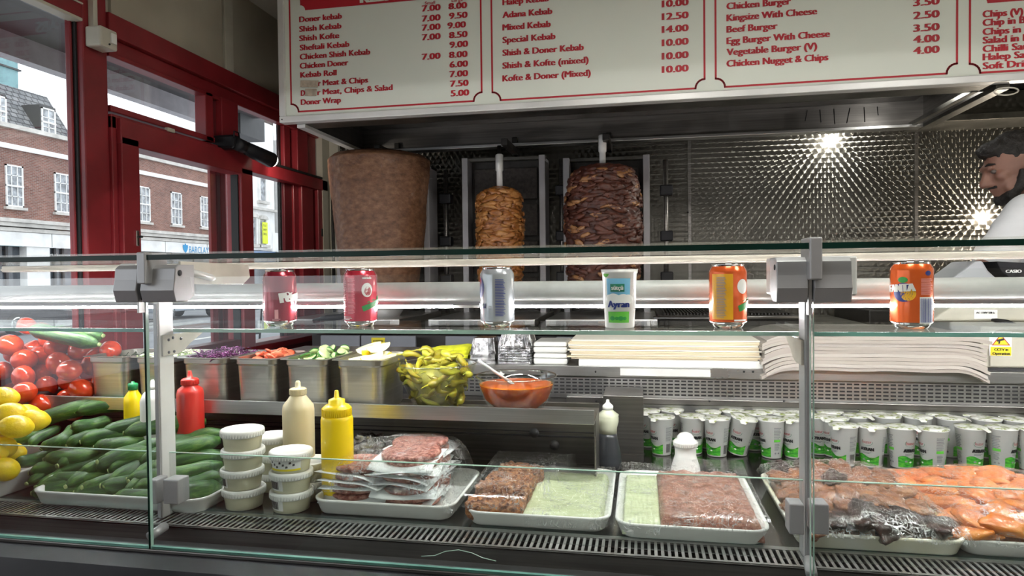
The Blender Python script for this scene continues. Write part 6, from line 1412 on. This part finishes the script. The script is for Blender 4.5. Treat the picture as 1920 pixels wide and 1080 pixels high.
# --- lemons on a tray at the far left
x1l, _ = corner(38, 900); lt = tray_obj('white_tray', 'grey-white tray of lemons at the left edge', -1.58, x1l, 1.14, 1.40, h=.045)
def lemon():
    o = MB().ell((0, 0, 0), (.036, .0275, .0275), 28, 20, fn=lambda d: 1+.16*max(0, abs(d.x)-.86)*3).build('lemon', M['lemon']); tag(o, 'whole yellow lemon on the tray at the left edge', 'lemon', 'lemons at the left edge'); return o
lm = lemon(); LL = [(20, 776, 1.215, .3), (30, 800, 1.185, .5), (4, 746, 1.24, .2), (50, 779, 1.25, .8), (62, 788, 1.24, .4), (8, 880, 1.165, .9), (-15, 800, 1.20, 0), (-20, 850, 1.17, .4), (5, 838, 1.22, 1), (-25, 765, 1.22, 2), (-45, 890, 1.18, 1.2), (18, 850, 1.25, 0)]
for i, (x, y, Y, r) in enumerate(LL):
    o = lm if i == 0 else dup(lm); o.location = aY(Y, x, y); o.rotation_euler = (r*2, r*.5, r*1.3+.4); s = .88; o.scale = (s, s, s)
    if i == 1: o['label'] = 'whole lemon nearest the cucumbers'
# --- burgers
xb0, _ = corner(587, 935); xb1, _ = corner(868, 930); yb0 = 1.175
bt = tray_obj('white_tray', 'white enamel tray of burger patties between papers', xb0, xb1, yb0, 1.42, h=.030)
M['patty'] = mottled('raw burger meat', [(.38, (.16, .040, .028)), (.5, (.33, .11, .08)), (.62, (.52, .27, .21))], 110, .5, .9, 140, .004)
M['wpaper'] = plain('white paper', (.80, .82, .82), .7, 0, .02, 10)
pt = MB().lathe([(.001, 0), (.055, .0005), (.0590, .003), (.0590, .0085), (.055, .0110), (.001, .0113)], 40, cap0=False, cap1=False).build('burger_patty', M['patty']); tag(pt, '', 'burger')
def sheet(seed, w_=.063):
    r_ = random.Random(seed); f = [r_.uniform(-.010, .004) for _ in range(4)]
    return MB().grid(lambda u, v: ((2*u-1)*w_, (2*v-1)*w_, .0003+(f[0]*max(0, 1-2*u)**2+f[1]*max(0, 2*u-1)**2)*abs(2*v-1)-.013*max(0, 1-2.2*v)**2+.0012*math.sin(u*9+seed)), 8, 8)
shs = [sheet(k).build('paper_square', M['wpaper']) for k in range(4)]
for o in shs: sd = o.modifiers.new('s', 'SOLIDIFY'); sd.thickness = .0008
upt = False; ush = set()
cols = [((xb0+xb1)/2+.032, 1.265, 8, 'right front'), ((xb0+xb1)/2-.074, 1.262, 6, 'left front'), ((xb0+xb1)/2+.025, 1.355, 8, 'rear')]
for cx, cy, n_, nmc in cols:
    for k in range(n_):
        r_ = random.Random(int(cx*100)+k*7); z = DECK+.009+k*.0128
        o = pt if not upt else dup(pt); upt = True
        o.location = (cx+r_.uniform(-.004, .004), cy+r_.uniform(-.004, .004), z); o.rotation_euler = (r_.uniform(-.03, .03), r_.uniform(-.03, .03), r_.uniform(0, 6))
        o['label'] = (f'raw burger patty on top of the {nmc} pile under the film' if k == n_-1 else f'raw burger patty inside the {nmc} pile, {ORD[k]} from the bottom'); o['group'] = f'burger patties in the {nmc} pile'
        if k < n_-1:
            q = r_.randrange(4); p_ = shs[q] if q not in ush else dup(shs[q]); ush.add(q)
            p_.location = (cx+r_.uniform(-.006, .006), cy+r_.uniform(-.008, .002), z+.0108); p_.rotation_euler = (0, 0, r_.choice((0, PI/2, PI))+r_.uniform(-.15, .15))
            tag(p_, f'white paper square between the patties of the {nmc} pile', 'paper', f'paper squares in the {nmc} pile')
for q in range(4):
    if q not in ush: bpy.data.objects.remove(shs[q])
cxm = (xb0+xb1)/2
def zburger(x, y):
    h_ = DECK+.028; a = (x-cxm+.015)/.138; b = (y-1.30)/.125; m_ = max(0, 1-max(abs(a)**4, abs(b)**4)); return h_+.086*m_**.6*(1-.22*max(0, -a))
o = film(None, 'cling_film', xb0+.004, xb1-.004, yb0+.006, 1.41, zburger, seed=2, drop=.012, amp=.005); tag(o, 'crumpled cling film wrapped over the burger patties', 'cling film')
t = thing('foil_parcel', 'crumpled kitchen foil parcel behind the burgers beside the yellow bottle', 'foil', absolute=True)
c = aY(1.41, 692, 838); MB().ell(c, (.040, .028, .030), 40, 28, fn=lambda d: 1+.30*noise.noise(d*3.1)+.16*abs(noise.noise(d*9))).build('foil', M['foil'], t)
MB().ell(c+Vector((.045, .01, -.020)), (.045, .03, .022), 40, 28, fn=lambda d: 1+.25*noise.noise(d*3.1+Vector((5, 0, 0)))).build('film_wrap', M['film'], t)
MB().ell(c+Vector((.0, .0, -.038)), (.035, .026, .03), 20, 12, fn=lambda d: 1+.2*noise.noise(d*3)).build('parcel_bottom', M['foil'], t)
# --- kofte tray
xk0, _ = corner(863, 965); xk1, _ = corner(1140, 985); yk0 = 1.165; yk1 = 1.47
kt = tray_obj('white_tray', 'white enamel tray of brown minced meat blocks and a pale green side', xk0, xk1+.003, yk0, yk1, h=.028)
M['kofte'] = mottled('brown minced meat', [(.36, (.10, .022, .005)), (.5, (.30, .095, .022)), (.64, (.52, .22, .07))], 110, .4, 1.0, 150, .006, coat=.3)
M['green'] = mottled('pale green lined surface', [(.3, (.40, .44, .24)), (.55, (.54, .58, .36)), (.8, (.68, .70, .52))], 25, .4, .5, 60, scale=(1, 2.5, 1), coat=.3)
def slab(w_, d_, h_, seed):
    def fn(u, v):
        a = 2*PI*u; k = .35; t_ = (v-.5)*PI; c_ = math.cos(t_)**.35 if math.cos(t_) > 0 else 0
        x = w_/2*math.copysign(abs(math.cos(a))**k, math.cos(a))*c_; y = d_/2*math.copysign(abs(math.sin(a))**k, math.sin(a))*c_; z = h_/2*math.copysign(abs(math.sin(t_))**.5, math.sin(t_))+h_/2
        q = .0045*noise.noise(Vector((x*150+seed, y*150, z*150)))+.003*noise.noise(Vector((x*30+seed, y*30, z*30))); return (x*(1+q*12), y*(1+q*12), z+q*1.5)
    return MB().grid(fn, 110, 54)
for i, (cx, cy, w_, d_, h_, lab) in enumerate(((930, 938, .108, .062, .036, 'block of brown minced meat at the front of its tray, nearest the viewer'), (944, 0, .108, .055, .045, 'block of brown minced meat, second from the front of its tray'), (958, 0, .100, .055, .042, 'block of brown minced meat, third from the front of its tray'), (978, 0, .095, .05, .045, 'block of brown minced meat at the back of its tray'))):
    Y = 1.205+i*.058; c = aY(Y, cx, 900); o = slab(w_, d_, h_, i*3).build('meat_block', M['kofte']); o.location = (c.x, Y, DECK+.006+(.004 if i else 0)); tag(o, lab, 'meat', 'brown meat blocks'); o.rotation_euler = (0, 0, .03*(i-1))
xg = aY(1.2, 985, 950).x
def pad(x0, x1, y0, y1, z, h_, seed, amp=.003, sc=30):
    def fn(u, v):
        e = min(u, 1-u, v, 1-v); zz_ = z+h_*min(1, e/.06)**.5; n_ = noise.noise(Vector((u*sc*.3+seed, v*sc*.3, 0)))+.5*noise.noise(Vector((u*sc+seed, v*sc, 2))); return (x0+(x1-x0)*u+.004*noise.noise(Vector((v*9, seed, 0)))*(1 if u in (0, 1) else 0), y0+(y1-y0)*v, zz_+amp*n_)
    return MB().grid(fn, 56, 56)
o = pad(xg-.01, xk1-.012, yk0+.014, yk1-.014, DECK+.006, .020, 4, .002, 12).build('green_side', M['green']); tag(o, 'pale green flattened side dish right of the brown meat blocks', 'food')
def zk(x, y): return DECK+.026+(.028 if x < xg+.01+(y-1.2)*.22 else .003)
o = film(None, 'cling_film', xk0+.003, xk1, yk0+.003, yk1-.003, zk, seed=5, amp=.0022, drop=.020); tag(o, 'cling film over the brown meat blocks and pale green side', 'cling film')
# --- mince tray
xm0, _ = corner(1152, 985); xm1, _ = corner(1455, 1012); ym0, ym1 = 1.15, 1.47
mt_ = tray_obj('white_tray', 'white enamel tray of pinkish mince with a pale green strip', xm0, xm1, ym0, ym1, h=.028)
M['mince'] = mottled('pinkish mince', [(.35, (.15, .038, .020)), (.5, (.29, .10, .060)), (.68, (.46, .23, .16))], 60, .4, 1.0, 120, .006, coat=.3)
xs_ = xm0+.075
o = pad(xm0+.012, xs_+.005, ym0+.014, ym1-.014, DECK+.006, .022, 9, .003, 14).build('green_side', M['green']); tag(o, 'pale green strip left of the pinkish mince', 'food')
o = pad(xs_, xm1-.010, ym0+.012, ym1-.012, DECK+.006, .034, 12, .006, 26).build('mince', M['mince']); tag(o, 'flat bed of pinkish mince on the third tray', 'meat')
o = film(None, 'cling_film', xm0+.003, xm1-.003, ym0+.003, ym1-.003, lambda x, y: DECK+.030+(.012 if x > xs_ else 0)+.012*max(0, (y-1.42)/.05), seed=8, amp=.004, drop=.018); tag(o, 'wrinkled cling film over the pinkish mince', 'cling film')
# --- ribs tray
xr0 = aZ(DECK+.027, 1500, 1018).x; xr1 = aZ(DECK+.027, 1806, 1012).x+.008; yr0, yr1 = 1.155, 1.50
M['traydirty'] = mottled('oily tray enamel', [(.35, (.74, .73, .66)), (.6, (.70, .66, .45)), (.75, (.55, .45, .15))], 9, .3, 0, coat=.4, detail=2)
rt = tray_obj('white_tray', 'oil stained white tray of dark marinated meat', xr0, xr1, yr0, yr1, h=.028, mat='traydirty')
M['rib1'] = mottled('marinated meat', [(.3, (.09, .022, .006)), (.5, (.24, .080, .022)), (.75, (.42, .19, .07))], 22, .3, .8, 60, .006, coat=.5)
M['rib2'] = mottled('dark charred meat', [(.35, (.010, .005, .004)), (.6, (.045, .014, .009)), (.8, (.13, .045, .02))], 20, .25, .8, 60, .006, coat=.5)
M['chk'] = mottled('orange marinated chicken', [(.3, (.50, .10, .010)), (.55, (.68, .21, .025)), (.8, (.78, .36, .07))], 16, .3, .7, 50, .006, coat=.5, sss=.1)
def chunk(mat, seed, nm): return MB().ell((0, 0, 0), (.042, .022, .014), 24, 14, fn=lambda d: 1+.38*noise.noise(d*1.6+Vector((seed, 0, 0)))+.12*noise.noise(d*5+Vector((seed, 3, 0)))).build(nm, mat)
ch1 = [chunk(M['rib1'], k*5.1, 'meat_piece') for k in range(3)]; ch2 = [chunk(M['rib2'], 20+k*5.1, 'meat_piece') for k in range(3)]; ch3 = [chunk(M['chk'], 40+k*5.1, 'chicken_piece') for k in range(4)]
usedc = set(); rc_ = random.Random(21)
def put_chunk(lst, k, loc, rot, s, label, cat, group):
    p = lst[k % len(lst)]; o = p if p.name not in usedc else dup(p); usedc.add(p.name); o.location = loc; o.rotation_euler = rot; o.scale = s if hasattr(s, '__len__') else (s,)*3; tag(o, label, cat, group)
i = 0
for iy in range(8):
    for ix in range(6):
        x = xr0+.032+(xr1-xr0-.064)*(ix+.5*(iy % 2)*.8)/5.3; y = yr0+.026+(yr1-yr0-.05)*iy/7; top = 4*(x-xr0)*(xr1-x)/(xr1-xr0)**2
        z = DECK+.020+.020*top+.006*(iy/7)+rc_.uniform(-.003, .006); dark = y < yr0+.10 and x > xr0+.05 or rc_.random() < .12
        put_chunk(ch2 if dark else ch1, i, (x, y, z), (rc_.uniform(-.4, .4), rc_.uniform(-.3, .3), rc_.uniform(0, 6)), rc_.uniform(.75, 1.0), f'{"dark charred" if dark else "brown marinated"} meat piece, {ORD[iy]} row from the front, {ORD[ix]} from the left', 'meat', 'dark meat pieces' if dark else 'marinated meat pieces'); i += 1
MB().box(-(xr1-xr0)/2+.02, (xr1-xr0)/2-.02, -.14, .15, .006, .026).build('meat_bed', M['rib1'], rt)
def zr(x, y): return DECK+.036+.034*max(0, 1-(abs(x-(xr0+xr1)/2)/((xr1-xr0)/2))**3)*max(0, 1-(abs(y-(yr0+yr1)/2)/((yr1-yr0)/2))**4)+.006*(y-yr0)/(yr1-yr0)
o = film(None, 'cling_film', xr0+.004, xr1-.004, yr0+.004, yr1-.004, zr, seed=14, amp=.0055, drop=.016); tag(o, 'shiny cling film over the dark marinated meat', 'cling film')
# --- chicken tray
xc0 = aZ(DECK+.027, 1832, 1025).x-.012; xc1 = xc0+.30; yc0, yc1 = 1.165, 1.52
ck = tray_obj('white_tray', 'white tray of orange marinated chicken at the right edge', xc0, xc1, yc0, yc1, h=.028)
for iy in range(8):
    for ix in range(6):
        x = xc0+.026+(xc1-xc0-.05)*(ix+.4*(iy % 2))/5.2; y = yc0+.022+(yc1-yc0-.05)*iy/7; top = 4*(x-xc0)*(xc1-x)/(xc1-xc0)**2
        z = DECK+.020+.028*top-.006*iy/7+rc_.uniform(-.003, .008)
        put_chunk(ch3, i, (x, y, z), (rc_.uniform(-.4, .4), rc_.uniform(-.3, .3), rc_.uniform(0, 6)), rc_.uniform(.8, 1.1), f'orange marinated chicken piece, {ORD[iy]} row from the front, {ORD[ix]} from the left', 'chicken', 'marinated chicken pieces'); i += 1
MB().box(-(xc1-xc0)/2+.02, (xc1-xc0)/2-.02, -.14, .15, .006, .030).build('chicken_bed', M['chk'], ck)
def zc(x, y): return DECK+.036+.036*max(0, 1-(abs(x-(xc0+xc1)/2)/((xc1-xc0)/2))**2.5)*max(0, 1-(abs(y-(yc0+yc1)/2)/((yc1-yc0)/2))**4)
o = film(None, 'cling_film', xc0+.004, xc1-.004, yc0+.004, yc1-.004, zc, seed=19, amp=.0045, drop=.020); tag(o, 'cling film over the orange marinated chicken', 'cling film')
# cable in front of the sill
t = thing('thin_cable', 'thin pale cable arching over the lower front edge of the case', 'cable', absolute=True)
pts = [aY(1.005, x, y) for x, y in ((790, 1043), (815, 1042), (835, 1034), (860, 1031), (885, 1037), (905, 1046), (930, 1052))]
MB().tube(pts, .0007, 6).build('cable', M['edge_pale'], t)
# ================================================================ tidy: put each Empty at the foot of its thing
bpy.context.view_layer.update()
for o in list(bpy.data.objects):
    if o.parent is None and o.type == 'EMPTY' and o.get('_abs'):
        pts = []
        def walk(q):
            for c in q.children:
                if c.type == 'MESH': pts.extend([c.matrix_world @ Vector(b) for b in c.bound_box])
                walk(c)
        walk(o)
        if not pts: continue
        lo = Vector([min(p[i] for p in pts) for i in range(3)]); hi = Vector([max(p[i] for p in pts) for i in range(3)])
        f = Vector(((lo.x+hi.x)/2, (lo.y+hi.y)/2, lo.z)); o.location = f
        for c in o.children: c.location = Vector(c.location)-f
for o in bpy.data.objects:
    if '_abs' in o: del o['_abs']
